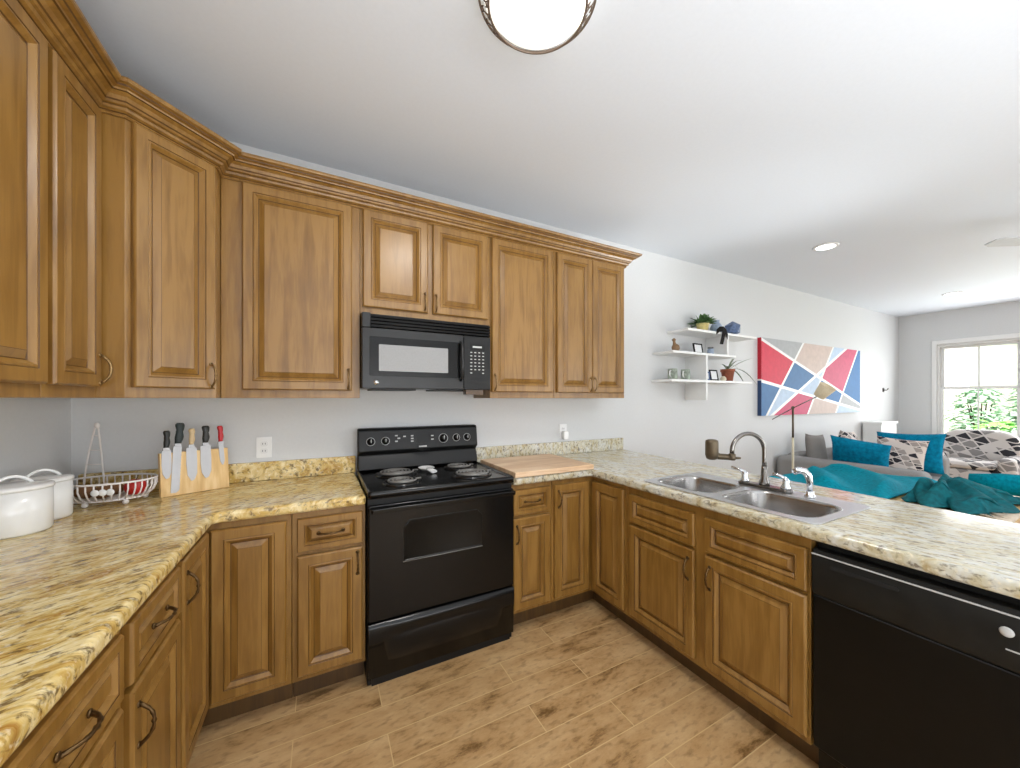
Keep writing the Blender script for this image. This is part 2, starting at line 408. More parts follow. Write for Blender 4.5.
def struct(mb, name, mats, label=None, **kw):
    o = mb.obj(name, mats, **kw); o['kind'] = 'structure'
    o['label'] = label or name.replace('_', ' '); o['category'] = name.split('_')[0]
    return o
def rrect(x0, x1, y0, y1, r, n=6):
    out = []
    for cx, cy, a0 in ((x1 - r, y1 - r, 0), (x0 + r, y1 - r, 90), (x0 + r, y0 + r, 180), (x1 - r, y0 + r, 270)):
        for i in range(n + 1):
            a = R(a0 + 90 * i / n); out.append((cx + r * math.cos(a), cy + r * math.sin(a)))
    return out
def plate_with_holes(outer, holes, z0, z1):
    """flat slab with holes as an MB"""
    mb = MB(); bm = mb.bm
    edges = []
    for lp in [outer] + holes:
        vs = [bm.verts.new((x, y, z1)) for x, y in lp]
        for i in range(len(vs)): edges.append(bm.edges.new((vs[i], vs[(i + 1) % len(vs)])))
    bmesh.ops.triangle_fill(bm, use_beauty=True, use_dissolve=False, edges=edges)
    for f in bm.faces:
        if f.normal.z < 0: f.normal_flip()
    top = bm.faces[:]
    ret = bmesh.ops.extrude_face_region(bm, geom=top)
    for v in [g for g in ret['geom'] if isinstance(g, bmesh.types.BMVert)]: v.co.z = z0
    return mb

# ------------------------------------------------------------------ room
RX, RY, H = 9.75, -5.8, 2.765
struct(MB().box(-0.1, RX + 0.1, RY - 0.1, 0.1, -0.1, 0.0), 'floor', 'floor', 'tan wood-look plank tile floor')
struct(MB().box(-0.1, RX + 0.1, RY - 0.1, 0.1, H, H + 0.1), 'ceiling', 'ceil', 'smooth white ceiling')
struct(MB().box(-0.1, RX + 0.1, 0.0, 0.1, 0.0, H), 'wall_back', 'wall', 'pale grey wall behind the range and sofa')
struct(MB().box(-0.1, 0.0, RY, 0.0, 0.0, H), 'wall_left', 'wall', 'pale grey wall on the left')
struct(MB().box(-0.1, RX + 0.1, RY - 0.1, RY, 0.0, H), 'wall_rear', 'wall', 'pale wall behind the viewpoint')
# far wall with a window opening
WY0, WY1, WZ0, WZ1 = -3.90, -0.455, 0.72, 2.235
mb = MB()
mb.box(RX, RX + 0.14, WY1, 0, 0, H); mb.box(RX, RX + 0.14, RY, WY0, 0, H)
mb.box(RX, RX + 0.14, WY0, WY1, 0, WZ0); mb.box(RX, RX + 0.14, WY0, WY1, WZ1, H)
struct(mb, 'wall_far', 'wall', 'pale grey far wall of the living room')
def window(name, y0, y1, label):
    # jambs, head, sill
    mb = MB()
    x0, x1 = RX + 0.02, RX + 0.12
    mb.box(x0, x1, y1 - 0.025, y1, WZ0, WZ1); mb.box(x0, x1, y0, y0 + 0.025, WZ0, WZ1)
    mb.box(x0, x1, y0 + 0.025, y1 - 0.025, WZ1 - 0.035, WZ1); mb.box(x0, x1, y0 + 0.025, y1 - 0.025, WZ0, WZ0 + 0.035)
    fr = struct(mb, name, 'white', label)
    mb = MB()
    zm = 1.52
    ym = (y0 + y1) / 2
    for (a, b, xs) in ((zm, WZ1 - 0.035, RX + 0.085), (WZ0 + 0.035, zm + 0.03, RX + 0.05)):
        xb = xs + 0.028
        mb.box(xs, xb, y1 - 0.06, y1 - 0.026, a, b); mb.box(xs, xb, y0 + 0.026, y0 + 0.06, a, b)
        mb.box(xs, xb, y0 + 0.06, y1 - 0.06, b - 0.035, b - 0.001); mb.box(xs, xb, y0 + 0.06, y1 - 0.06, a + 0.001, a + 0.035)
        mb.box(xs + 0.004, xb - 0.004, ym - 0.008, ym + 0.008, a + 0.035, b - 0.035)
    mb.obj('window_sash', 'white', fr)
    mb = MB(); mb.box(RX + 0.098, RX + 0.1, y0 + 0.06, y1 - 0.06, zm + 0.03, WZ1 - 0.07); mb.box(RX + 0.063, RX + 0.065, y0 + 0.06, y1 - 0.06, WZ0 + 0.07, zm)
    mb.obj('window_pane', 'glass', fr)
    return fr
window('window_1', -1.300, WY1, 'white double-hung window in the far wall above the patterned armchair')
window('window_2', -2.600, -1.302, 'white double-hung window in the far wall, second from the corner')
window('window_3', WY0, -2.602, 'white double-hung window in the far wall, third from the corner')
mb = MB()
mb.box(RX - 0.018, RX - 0.0005, WY1, WY1 + 0.055, WZ0 - 0.09, WZ1 + 0.07); mb.box(RX - 0.018, RX - 0.0005, WY0 - 0.07, WY0, WZ0 - 0.09, WZ1 + 0.07)
mb.box(RX - 0.018, RX - 0.0005, WY0, WY1, WZ1, WZ1 + 0.07); mb.box(RX - 0.03, RX - 0.0005, WY0, WY1, WZ0 - 0.03, WZ0)
struct(mb, 'trim_1', 'white', 'white casing around the far window', bevel=0.004)
struct(MB().box(3.75, RX - 0.016, -0.014, -0.0005, 0.0005, 0.1), 'baseboard_back', 'white', 'white baseboard along the back wall')
struct(MB().box(RX - 0.014, RX - 0.0005, RY + 0.01, -0.0005, 0.0005, 0.1), 'baseboard_far', 'white', 'white baseboard along the far wall')

# ------------------------------------------------------------------ cabinet parts
DOORP = [(0.0, 0.0, 0), (0.0, -0.015, 0), (0.003, -0.019, 0), (0.006, -0.022, 0), (0.042, -0.022, 1), (0.044, -0.0195, 0), (0.047, -0.0215, 0), (0.051, -0.0215, 0), (0.063, -0.009, 1), (0.0665, -0.0065, 0), (0.069, -0.0075, 0), (0.088, -0.0185, 1), (0.0892, -0.019, 0)]
def panel(w, h, s=1.0):
    """raised-panel slab, origin lower left back corner, faces -Y"""
    mb = MB()
    rings = []; mis = []
    for ins, y, mi in DOORP:
        i = ins * s
        rings.append([(i, y, i), (w - i, y, i), (w - i, y, h - i), (i, y, h - i)]); mis.append(mi)
    mb.loops(rings, 0, False, True, True, mis)
    return mb
def pull(parent, x, z, vertical, L=0.1, mat='brass'):
    mb = MB()
    pts = []; rr = []
    n = 14
    for i in range(n + 1):
        t = -1 + 2 * i / n
        out = 0.026 * (1 - abs(t) ** 2.6) + 0.003
        pts.append((0, -0.021 - out, t * L / 2) if vertical else (t * L / 2, -0.021 - out, 0))
        rr.append(0.0042 + 0.0016 * math.cos(t * PI * 5) * (0.5 if abs(t) > 0.2 else 1) + (0.002 if abs(t) > 0.9 else 0))
    mb.tube(pts, rr, 8)
    for sgn in (-1, 1):
        c = (0, -0.0225, sgn * L / 2) if vertical else (sgn * L / 2, -0.0225, 0)
        mb.ball(c, 0.0085, 0.004, 0.0085, seg=12)
    o = mb.obj('handle', mat, parent, (x, 0, z))
    return o
def door(parent, name, x0, x1, z0, z1, hx=None, hz=None, vertical=True, s=1.0, y=0.0, ang=0.0, mat='pull'):
    d = panel(x1 - x0, z1 - z0, s).obj(name, ['wood', 'glaze'], parent, (x0, y - 0.0005, z0), (0, 0, ang))
    if hx is not None:
        pull(d, hx - x0, hz - z0, vertical, mat=mat)
    return d
def cabinet(label, loc, rz, w, d, z0, z1, doors, toe=True, group=None, name='base_cabinet', cat='cabinet', open_top=False):
    t = thing(name, label, cat, loc, rz, group)
    mb = MB()
    if open_top:
        mb.box(0.0006, w - 0.0006, 0.0, 0.019, z0, z1); mb.box(0.0006, w - 0.0006, d - 0.012, d, z0, z1)
        mb.box(0.0006, 0.018, 0.019, d - 0.012, z0, z1); mb.box(w - 0.018, w - 0.0006, 0.019, d - 0.012, z0, z1); mb.box(0.018, w - 0.018, 0.019, d - 0.012, z0, z0 + 0.018)
    else:
        mb.box(0.0006, w - 0.0006, 0.0, d, z0, z1)
    mb.obj('carcass', 'wood', t, bevel=0.0015)
    if toe:
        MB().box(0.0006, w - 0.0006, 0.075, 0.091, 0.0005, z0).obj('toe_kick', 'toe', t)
    for dd in doors: door(t, *dd[0], **dict(dd[1], mat='pull' if toe else 'brass'))
    return t
BZ0, BZ1 = 0.114, 0.867
D0, D1 = 0.14, 0.672      # base door
W0, W1 = 0.69, 0.838      # drawer front
# left run faces +X (local x runs towards the back wall)
def leftrun(label, y0, y1, doors):
    return cabinet(label, (0.61, y0, 0), PI / 2, y1 - y0, 0.608, BZ0, BZ1, doors)
leftrun('brown base cabinet under left counter, nearest the camera with two doors', -2.60, -1.968,
        [(('drawer', 0.02, 0.61, W0, W1), dict(hx=0.31, hz=0.765, vertical=False, s=0.62)), (('door', 0.02, 0.31, D0, D1), dict(hx=0.285, hz=0.6)), (('door', 0.32, 0.61, D0, D1), dict(hx=0.345, hz=0.6))])
leftrun('brown base cabinet under left counter with wide drawer, cut off by photo bottom edge', -1.967, -1.348,
        [(('drawer', 0.02, 0.597, W0, W1), dict(hx=0.40, hz=0.765, vertical=False, s=0.62)), (('door', 0.02, 0.30, D0, D1), dict(hx=0.275, hz=0.56)), (('door', 0.312, 0.597, D0, D1), dict(hx=0.337, hz=0.56))])
leftrun('brown base cabinet with one drawer and one door, next to the left inside corner', -1.347, -0.951,
        [(('drawer', 0.022, 0.366, W0, W1), dict(hx=0.194, hz=0.765, vertical=False, s=0.62)), (('door', 0.022, 0.366, D0, D1), dict(hx=0.050, hz=0.575))])
# left corner cabinet, two doors meeting at the inside corner
def corner(label, loc, poly, toe, dA, dB):
    t = thing('corner_base_cabinet', label, 'cabinet', loc)
    MB().prism(poly, BZ0, BZ1).obj('carcass', 'wood', t, bevel=0.0015)
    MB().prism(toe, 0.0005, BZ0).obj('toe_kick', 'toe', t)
    for (nm, x0, y0, ang, wd, hx, hz) in (dA, dB):
        dr = panel(wd, W1 - D0).obj(nm, ['wood', 'glaze'], t, (x0, y0, D0), (0, 0, ang))
        if hx is not None: pull(dr, hx, hz, True, mat='pull')
    return t
corner('brown corner base cabinet in left inside corner with full-height doors', (0, 0, 0),
       [(0.002, -0.002), (0.9085, -0.002), (0.9085, -0.61), (0.61, -0.61), (0.61, -0.9495), (0.002, -0.9495)],
       [(0.002, -0.535), (0.9085, -0.535), (0.9085, -0.519), (0.519, -0.519), (0.519, -0.9495), (0.535, -0.9495), (0.535, -0.535)][1:7] ,
       ('door', 0.632, -0.6105, 0, 0.258, None, 0), ('door', 0.6105, -0.945, PI / 2, 0.305, 0.028, 0.6))
cabinet('narrow brown base cabinet left of the black range', (0.910, -0.61, 0), 0, 0.298, 0.608, BZ0, BZ1,
        [(('drawer', 0.02, 0.284, W0, W1), dict(hx=0.152, hz=0.765, vertical=False, s=0.62)), (('door', 0.02, 0.284, D0, D1), dict(hx=0.262, hz=0.6))])
cabinet('narrow brown base cabinet right of the black range', (1.987, -0.61, 0), 0, 0.275, 0.608, BZ0, BZ1,
        [(('drawer', 0.006, 0.256, W0, W1), dict(hx=0.131, hz=0.765, vertical=False, s=0.62)), (('door', 0.006, 0.256, D0, D1), dict(hx=0.028, hz=0.58))])
corner('brown corner base cabinet between range and sink with paired tall doors', (0, 0, 0),
       [(2.2635, -0.002), (3.18, -0.002), (3.18, -0.9435), (2.575, -0.9435), (2.575, -0.61), (2.2635, -0.61)],
       [(2.2635, -0.535), (2.65, -0.535), (2.65, -0.9435), (2.666, -0.9435), (2.666, -0.519), (2.2635, -0.519)],
       ('door', 2.278, -0.6105, 0, 0.262, 0.026, 0.61), ('door', 2.5745, -0.640, -PI / 2, 0.282, None, 0))
cabinet('brown sink base cabinet below the double sink with false drawer fronts', (2.575, -0.945, 0), -PI / 2, 0.918, 0.605, BZ0, BZ1,
        [(('drawer_front', 0.026, 0.446, 0.672, 0.826), dict(s=0.7)), (('drawer_front', 0.502, 0.910, 0.672, 0.826), dict(s=0.7)),
         (('door', 0.026, 0.446, D0 + 0.005, 0.655), dict(hx=0.415, hz=0.56)), (('door', 0.502, 0.910, D0 + 0.005, 0.655), dict(hx=0.530, hz=0.56))], open_top=True)
t = thing('end_panel', 'brown end panel closing the peninsula past the dishwasher', 'panel', (2.575, -2.478, 0))
MB().box(0, 0.605, -0.02, 0, 0.0005, BZ1).obj('side_panel', 'wood', t, bevel=0.0015)
MB().box(0.59, 0.605, 0.001, 0.612, 0.0005, BZ1).obj('back_panel', 'wood', t)

# ------------------------------------------------------------------ countertops
def slab(poly, holes, name, mat, label):
    o = plate_with_holes(poly, holes, 0.868, 0.914).obj(name, mat, bevel=0.016, bseg=4, angle=50)
    return tag(o, label, 'countertop')
def fillet(p, i, r, n=5):
    """round the concave corner i of a polygon"""
    a, b, c = Vector(p[i - 1]), Vector(p[i]), Vector(p[(i + 1) % len(p)])
    d1, d2 = (a - b).normalized(), (c - b).normalized()
    ctr = b + (d1 + d2) * r
    out = []
    for k in range(n + 1):
        t = k / n
        q = b + d1 * r * (1 - t) + d2 * r * t
        q = ctr + (q - ctr).normalized() * r
        out.append((q.x, q.y))
    return p[:i] + out + p[i + 1:]
pL = [(0.002, -0.002), (0.002, -2.62), (0.648, -2.62), (0.648, -0.648), (1.2085, -0.648), (1.2085, -0.002)]
cl = slab(fillet(pL, 3, 0.02), [], 'countertop', 'granL', 'gold granite countertop on the left, from left wall to range')
def splash(parent, x0, x1, y0, y1, mat):
    return MB().box(x0, x1, y0, y1, 0.9145, 1.016).obj('backsplash', mat, parent, bevel=0.004)
splash(cl, 0.034, 1.2085, -0.032, -0.001, 'granL')
pR = [(1.9865, -0.002), (1.9865, -0.648), (2.537, -0.648), (2.537, -2.56), (3.245, -2.56), (3.405, -0.002)]
SX0, SX1, SY0, SY1 = 2.575, 3.045, -1.882, -1.045
bowlA = (2.615, 2.925, -1.415, -1.085)
bowlB = (2.615, 2.925, -1.842, -1.462)
cut = [(SX0 + 0.02, SY0 + 0.02), (SX1 - 0.02, SY0 + 0.02), (SX1 - 0.02, SY1 - 0.02), (SX0 + 0.02, SY1 - 0.02)]
cr_ = slab(fillet(pR, 2, 0.02), [cut], 'countertop', 'granR', 'granite countertop with painted window sheen, right of range, running along the sink peninsula')
splash(cr_, 1.9865, 3.40, -0.032, -0.001, 'granR')

# ------------------------------------------------------------------ sink
sk = thing('kitchen_sink', 'stainless steel double-bowl sink set in the peninsula counter', 'sink', (0, 0, 0))
def bowl_ring(b, ins, r): return rrect(b[0] + ins, b[1] - ins, b[2] + ins, b[3] - ins, r)
rim = plate_with_holes(rrect(SX0, SX1, SY0, SY1, 0.035), [bowl_ring(bowlA, 0, 0.075), bowl_ring(bowlB, 0, 0.075)], 0.9146, 0.9185)
rim.obj('rim', 'steel', sk, bevel=0.0015)
for b in (bowlA, bowlB):
    mb = MB()
    prof = [(-0.004, 0.9187), (0.0, 0.9192), (0.004, 0.916), (0.008, 0.905), (0.014, 0.80), (0.024, 0.765), (0.05, 0.752), (0.14, 0.748)]
    rings = [[(x, y, z) for x, y in bowl_ring(b, i, max(0.02, 0.078 - i * 0.4))] for i, z in prof]
    mb.loops(rings, 0, True, False)
    mb.f([mb.v(p) for p in rings[-1]], 0)
    bo = mb.obj('bowl', 'steelbowl', sk)
    sol = bo.modifiers.new('solid', 'SOLIDIFY'); sol.thickness = 0.0015; sol.offset = -1
    cx, cy = (b[0] + b[1]) / 2, (b[2] + b[3]) / 2
    mb = MB(); mb.lathe([(0.0, 0.7485), (0.03, 0.7485), (0.043, 0.751), (0.045, 0.749)], (cx, cy, 0), 24, caps=False)
    mb.obj('drain', 'chrome', bo)

# ------------------------------------------------------------------ faucet
def arc(c, r, a0, a1, n, ux, uz=Vector((0, 0, 1))):
    return [Vector(c) + ux * r * math.cos(a0 + (a1 - a0) * i / n) + uz * r * math.sin(a0 + (a1 - a0) * i / n) for i in range(n + 1)]
fz = 0.919
fx, fy = 2.985, -1.475
fa = thing('faucet', 'chrome gooseneck faucet with two lever handles behind the sink', 'faucet', (0, 0, 0))
MB().prism(rrect(fx - 0.026, fx + 0.026, fy - 0.13, fy + 0.13, 0.025), fz, fz + 0.014).obj('deck_plate', 'nickel', fa, bevel=0.004)
mb = MB(); mb.lathe([(0.024, fz + 0.0145), (0.024, fz + 0.03), (0.017, fz + 0.045), (0.014, fz + 0.09), (0.0125, fz + 0.11)], (fx, fy, 0), 20)
dirn = Vector((-0.93, 0.38, 0)).normalized()
base = Vector((fx, fy, 0))
rg = 0.088
zc_ = 1.105
pts = [base + Vector((0, 0, fz + 0.1)), base + Vector((0, 0, 1.06))] + arc(base + dirn * rg + Vector((0, 0, zc_)), rg, PI, -0.15, 18, -dirn * -1)
pts2 = [base + Vector((0, 0, fz + 0.1)), base + Vector((0, 0, 1.05))]
for i in range(19):
    a = PI - (PI + 0.1) * i / 18
    pts2.append(base + dirn * (rg + rg * math.cos(a)) + Vector((0, 0, zc_ + rg * math.sin(a))))
mb.tube(pts2, 0.0105, 12)
spout_end = pts2[-1]
mb.obj('spout', 'nickel', fa)
for sgn, lev in ((1, (-0.01, 0.065, 0.012)), (-1, (-0.02, 0.05, 0.015))):
    mb = MB(); mb.lathe([(0.022, fz + 0.0145), (0.022, fz + 0.022), (0.014, fz + 0.04), (0.016, fz + 0.052), (0.011, fz + 0.065), (0.004, fz + 0.07)], (fx, fy + sgn * 0.1, 0), 18)
    c = Vector((fx, fy + sgn * 0.1, fz + 0.062))
    mb.tube([c, c + Vector(lev) * 0.5 + Vector((0, 0, 0.006)), c + Vector(lev) + Vector((0, 0, 0.004))], [0.009, 0.008, 0.009], 10)
    mb.obj('lever_handle', 'chrome', fa)
wf = thing('water_filter', 'bronze faucet-mount water filter hanging on the gooseneck tip', 'water filter', spout_end)
mb = MB(); mb.lathe([(0.014, -0.035), (0.017, -0.03), (0.017, -0.006), (0.013, -0.0015)], (0, 0, 0), 18); mb.obj('collar', 'bronze', wf)
side = Vector((-0.62, 0.78, 0)).normalized()
side = Vector((-0.80, 0.60, 0)).normalized()
mb = MB(); mb.tube([Vector((0, 0, -0.02)) + side * 0.014, Vector((0, 0, -0.018)) + side * 0.06, Vector((0, 0, -0.008)) + side * 0.085], [0.015, 0.0155, 0.021], 12)
mb.tube([Vector((0, 0, -0.024)) - side * 0.012, Vector((0, 0, -0.024)) - side * 0.04], [0.007, 0.005], 8); mb.obj('arm', 'bronze', wf)
c = side * 0.095
mb = MB(); mb.lathe([(0.016, -0.034), (0.026, -0.028), (0.031, -0.01), (0.031, 0.052), (0.029, 0.062), (0.018, 0.067)], (c.x, c.y, 0), 24); mb.obj('filter_housing', 'bronze', wf)
sp = thing('side_sprayer', 'chrome side sprayer standing right of the faucet', 'sprayer', (2.975, -1.68, fz))
mb = MB(); mb.lathe([(0.022, 0.0), (0.022, 0.008), (0.016, 0.014), (0.015, 0.03)], (0, 0, 0), 20); mb.obj('holder', 'chrome', sp)
mb = MB(); mb.tube([(0, 0, 0.031), (0, 0, 0.07), (-0.004, 0.004, 0.098), (-0.016, 0.014, 0.118), (-0.034, 0.03, 0.122), (-0.05, 0.044, 0.112)], [0.011, 0.013, 0.015, 0.016, 0.016, 0.013], 14); mb.obj('spray_head', 'chrome', sp)

# ------------------------------------------------------------------ dishwasher
dw = thing('dishwasher', 'black built-in dishwasher at the right end of the peninsula', 'dishwasher', (2.575, -1.868, 0), -PI / 2)
DWW = 0.605
MB().box(0.002, DWW - 0.002, 0.03, 0.585, 0.10, 0.866).obj('tub_body', 'dark', dw)
MB().box(0.004, DWW - 0.004, -0.012, 0.029, 0.131, 0.672).obj('door', 'dw', dw, bevel=0.006)
pn = MB()
pn.prism([(-0.012, 0.674), (-0.02, 0.70), (-0.02, 0.81), (-0.008, 0.835), (0.029, 0.835), (0.029, 0.674)], 0.004, DWW - 0.004, 'x')
pn = pn.obj('control_panel', 'dwpanel', dw, bevel=0.004)
MB().box(0.004, DWW - 0.004, -0.0222, -0.0165, 0.8172, 0.8212).obj('metal_strip', 'print', pn, bevel=0.001)
MB().prism(rrect(0.06, 0.235, 0.783, 0.797, 0.006), -0.0235, -0.0205, 'y').obj('vent', 'dark', pn)
T = Matrix.Rotation(PI / 2, 3, 'X')
MB().lathe([(0.0, 0.0205), (0.011, 0.0205), (0.013, 0.023), (0.009, 0.0255), (0.0, 0.0262)], (0.438, 0, 0.775), 20, T=T).obj('button', 'print', pn)
MB().lathe([(0.0, 0.0205), (0.005, 0.0205), (0.0055, 0.022), (0.0, 0.0225)], (0.485, 0, 0.772), 14, T=T).obj('button', 'print', pn)
MB().box(0.436, 0.56, -0.0215, -0.0202, 0.7285, 0.732).obj('badge', 'print', pn)
MB().box(0.004, DWW - 0.004, 0.03, 0.045, 0.0005, 0.115).obj('kick_plate', 'black', dw, bevel=0.002)

# ------------------------------------------------------------------ range
rg_ = thing('electric_range', 'black freestanding electric range with coil burners', 'range', (1.2125, 0, 0))
RW = 0.771
MB().box(0.002, RW - 0.002, -0.628, -0.03, 0.0005, 0.894).obj('body', 'blackmatte', rg_, bevel=0.003)
ck = MB()
# cooktop with raised lip
ck.loops([[(a, b, z) for a, b in rrect(i, RW - i, -0.665 + i, -0.028 - i * 0.2, 0.018)] for i, z in ((0.0, 0.895), (0.0, 0.922), (0.006, 0.930), (0.016, 0.930), (0.022, 0.922))], 0, True, True)
ck = ck.obj('cooktop', 'black', rg_)
def spiral(c, r0, r1, turns, z, n=110):
    return [(c[0] + (r0 + (r1 - r0) * i / n) * math.cos(2 * PI * turns * i / n), c[1] + (r0 + (r1 - r0) * i / n) * math.sin(2 * PI * turns * i / n), z) for i in range(n + 1)]
for (bx, by, br) in ((0.20, -0.235, 0.098), (0.185, -0.485, 0.075), (0.59, -0.215, 0.075), (0.585, -0.47, 0.098)):
    bn = MB(); bn.lathe([(0.02, 0.9226), (br * 0.9, 0.9226), (br + 0.008, 0.929), (br + 0.018, 0.930), (br + 0.02, 0.9226)], (bx, by, 0), 36, caps=False)
    bn = bn.obj('burner', 'pan', ck)
    mb = MB(); mb.tube(spiral((bx, by), 0.018, br, 3.0 if br < 0.09 else 4.0, 0.937), 0.0055, 8)
    mb.tube([(bx + br, by, 0.937), (bx + br + 0.03, by + 0.012, 0.934)], 0.005, 8)
    mb.obj('coil', 'coil', bn)
# backguard: sloped console with rounded shoulders
bgd = MB()
prof = [(-0.03, 0.931), (-0.105, 0.931), (-0.098, 0.965), (-0.072, 1.02), (-0.105, 1.045), (-0.085, 1.172), (-0.07, 1.185), (-0.03, 1.185)]
bgd.prism(prof, 0.004, RW - 0.004, 'x')
bgd = bgd.obj('backguard', 'blackmatte', rg_, bevel=0.008, bseg=3)
# console face frame: point on the sloped face at (x, z)
def cface(x, z, off=0.0):
    t = (z - 1.045) / (1.172 - 1.045)
    return Vector((x, -0.105 + 0.02 * t - off, z + off * 0.157))
Tk = Matrix.Rotation(PI / 2 - 0.157, 3, 'X')
for kx, kr in ((0.075, 0.021), (0.16, 0.021), (0.525, 0.026), (0.615, 0.021), (0.69, 0.021)):
    c = cface(kx, 1.105)
    kb = MB(); kb.lathe([(0, 0.0005), (kr, 0.0005), (kr, 0.004), (kr * 0.8, 0.007), (kr * 0.72, 0.02), (kr * 0.62, 0.023), (0, 0.023)], c, 24, T=Tk)
    kb = kb.obj('knob', 'black', bgd)
    mb = MB(); q = cface(kx, 1.105, 0.0245)
    mb.tube([q + Vector((0, 0.003, -kr * 0.6)), q + Vector((0, 0.0, kr * 0.6))], 0.0028, 6); mb.obj('pointer', 'print', kb)
    mb = MB(); mb.lathe([(kr * 1.08, 0.0006), (kr * 1.08, 0.0022), (kr * 1.2, 0.0022), (kr * 1.2, 0.0006)], c, 24, T=Tk, caps=False)
    mb.obj('dial_ring', 'print', bgd)
q0, q1 = cface(0.33, 1.082, 0.0012), cface(0.46, 1.135, 0.0012)
mb = MB(); mb.loops([[tuple(cface(x, z, o)) for x, z in ((0.345, 1.082), (0.435, 1.082), (0.435, 1.136), (0.345, 1.136))] for o in (0.0003, 0.0025)], 0, False); mb.obj('clock_display', 'ovenglass', bgd)
for (x, z) in ((0.322, 1.13), (0.322, 1.113), (0.322, 1.096), (0.452, 1.125), (0.452, 1.102), (0.225, 1.135), (0.24, 1.118), (0.225, 1.10), (0.275, 1.128)):
    mb = MB(); mb.loops([[tuple(cface(x + a, z + b, o)) for a, b in ((-0.008, -0.004), (0.008, -0.004), (0.008, 0.004), (-0.008, 0.004))] for o in (0.0003, 0.002)], 0, False); mb.obj('touch_pad', 'print', bgd)
mb = MB(); mb.loops([[tuple(cface(x, z, o)) for x, z in ((0.363, 1.056), (0.413, 1.056), (0.413, 1.064), (0.363, 1.064))] for o in (0.0003, 0.002)], 0, False); mb.obj('badge', 'print', bgd)
mb = MB(); mb.lathe([(0.0, 0.0), (0.055, 0.0), (0.052, -0.006), (0.0, -0.012)], (0.388, -0.088, 1.041), 28, sy=0.5); mb.obj('badge_scoop', 'black', bgd)
# oven door
od = MB(); od.prism(rrect(0.004, RW - 0.004, 0.312, 0.862, 0.012), -0.66, -0.63, 'y'); od = od.obj('oven_door', 'black', rg_, bevel=0.006, bseg=3)
wl = [(0.165, 0.575), (0.572, 0.575), (0.575, 0.74), (0.545, 0.775), (0.19, 0.775), (0.162, 0.74)]
mb = MB()
mb.loops([[(x + (0.37 - x) * k, y, z + (0.675 - z) * k * 1.6) for x, z in wl] for k, y in ((0.0, -0.6602), (0.0, -0.664), (0.018, -0.665), (0.04, -0.6615))], 0, False)
mb.obj('oven_window', 'ovenglass', od, bevel=0.001)
mb = MB(); mb.tube([(0.16, -0.664, 0.573), (0.575, -0.664, 0.573)], 0.0022, 8); mb.obj('window_edge', 'coil', od)
hd = MB(); hd.prism(rrect(0.012, RW - 0.012, -0.705, -0.682, 0.01), 0.834, 0.856)
for x in (0.03, RW - 0.03): hd.box(x - 0.014, x + 0.014, -0.684, -0.659, 0.836, 0.854)
hd.obj('door_handle', 'black', od, bevel=0.005)
# storage drawer with a scooped pull
dr = MB()
n = 30
rows = []
for j, (z, y) in enumerate(((0.045, -0.655), (0.20, -0.66), (0.225, -0.662), (0.245, -0.664), (0.262, -0.668), (0.282, -0.665), (0.302, -0.66))):
    row = []
    for i in range(n + 1):
        x = 0.005 + (RW - 0.01) * i / n
        k = max(0.0, 1 - ((x - RW / 2) / 0.33) ** 4) if abs(x - RW / 2) < 0.33 else 0
        dy = {2: 0.003, 3: 0.012, 4: -0.006, 5: -0.004}.get(j, 0) * k
        row.append((x, y + dy, z - 0.03 * (0 if j not in (2, 3) else (1 - k))))
    rows.append(row)
rows = [[(p[0], -0.63, 0.045) for p in rows[0]]] + rows + [[(p[0], -0.63, 0.302) for p in rows[0]]]
dr.loops(rows, 0, True, False, False)
dr.f([dr.v(r[0]) for r in rows]); dr.f([dr.v(r[-1]) for r in rows][::-1])
dr.obj('storage_drawer', 'black', rg_)
MB().box(0.02, RW - 0.02, -0.64, -0.63, 0.0008, 0.044).obj('kick_plate', 'blackmatte', rg_)
# spoon rest on the cooktop
sr = thing('spoon_rest', 'white spoon rest lying between the coil burners', 'spoon rest', (1.60, -0.20, 0.9235), R(-92))
mb = MB(); mb.lathe([(0.0, 0.004), (0.035, 0.004), (0.046, 0.016), (0.05, 0.018), (0.047, 0.02), (0.042, 0.012), (0.0, 0.008)], (0, 0, 0), 28, sx=1.25, caps=False); mb.obj('rest_bowl', 'ceramic', sr, loc=(0, 0, -0.0035))
mb = MB(); mb.tube([(0.05, 0, 0.030), (0.09, 0.004, 0.030), (0.14, 0.016, 0.024)], [0.016, 0.019, 0.02], 10, flat=1.0); o = mb.obj('rest_handle', 'ceramic', sr); o.scale = (1, 1, 0.5)

# ------------------------------------------------------------------ wall cabinets
UZ0, UZ1 = 1.372, 2.44
UD0, UD1 = 1.412, 2.412
def upper(label, loc, rz, w, doors, z0=UZ0):
    return cabinet(label, loc, rz, w, 0.303, z0, UZ1, doors, toe=False, name='wall_cabinet')
upper('tall brown wall cabinet on the left wall, cut off by the photo left edge', (0.305, -1.53, 0), PI / 2, 0.618,
      [(('door', 0.02, 0.605, UD0, UD1), dict())])
upper('narrow brown wall cabinet on the left wall beside the angled corner cabinet', (0.305, -0.911, 0), PI / 2, 0.3045,
      [(('door', 0.018, 0.288, UD0, UD1), dict(hx=0.272, hz=1.475))])
t = thing('corner_wall_cabinet', 'brown wall cabinet angled across the corner above the knife block', 'cabinet', (0, 0, 0))
P_, Q_ = 0.38, 0.605
MB().prism([(0.002, -0.002), (0.002, -Q_), (P_, -Q_), (Q_, -P_), (Q_, -0.002)], UZ0, UZ1).obj('carcass', 'wood', t, bevel=0.0015)
fl = (Q_ - P_) * math.sqrt(2)
d = panel(fl - 0.034, UD1 - UD0, 0.95).obj('door', ['wood', 'glaze'], t, (P_ + 0.017 / math.sqrt(2) + 0.0004, -Q_ + 0.017 / math.sqrt(2) - 0.0004, UD0), (0, 0, PI / 4))
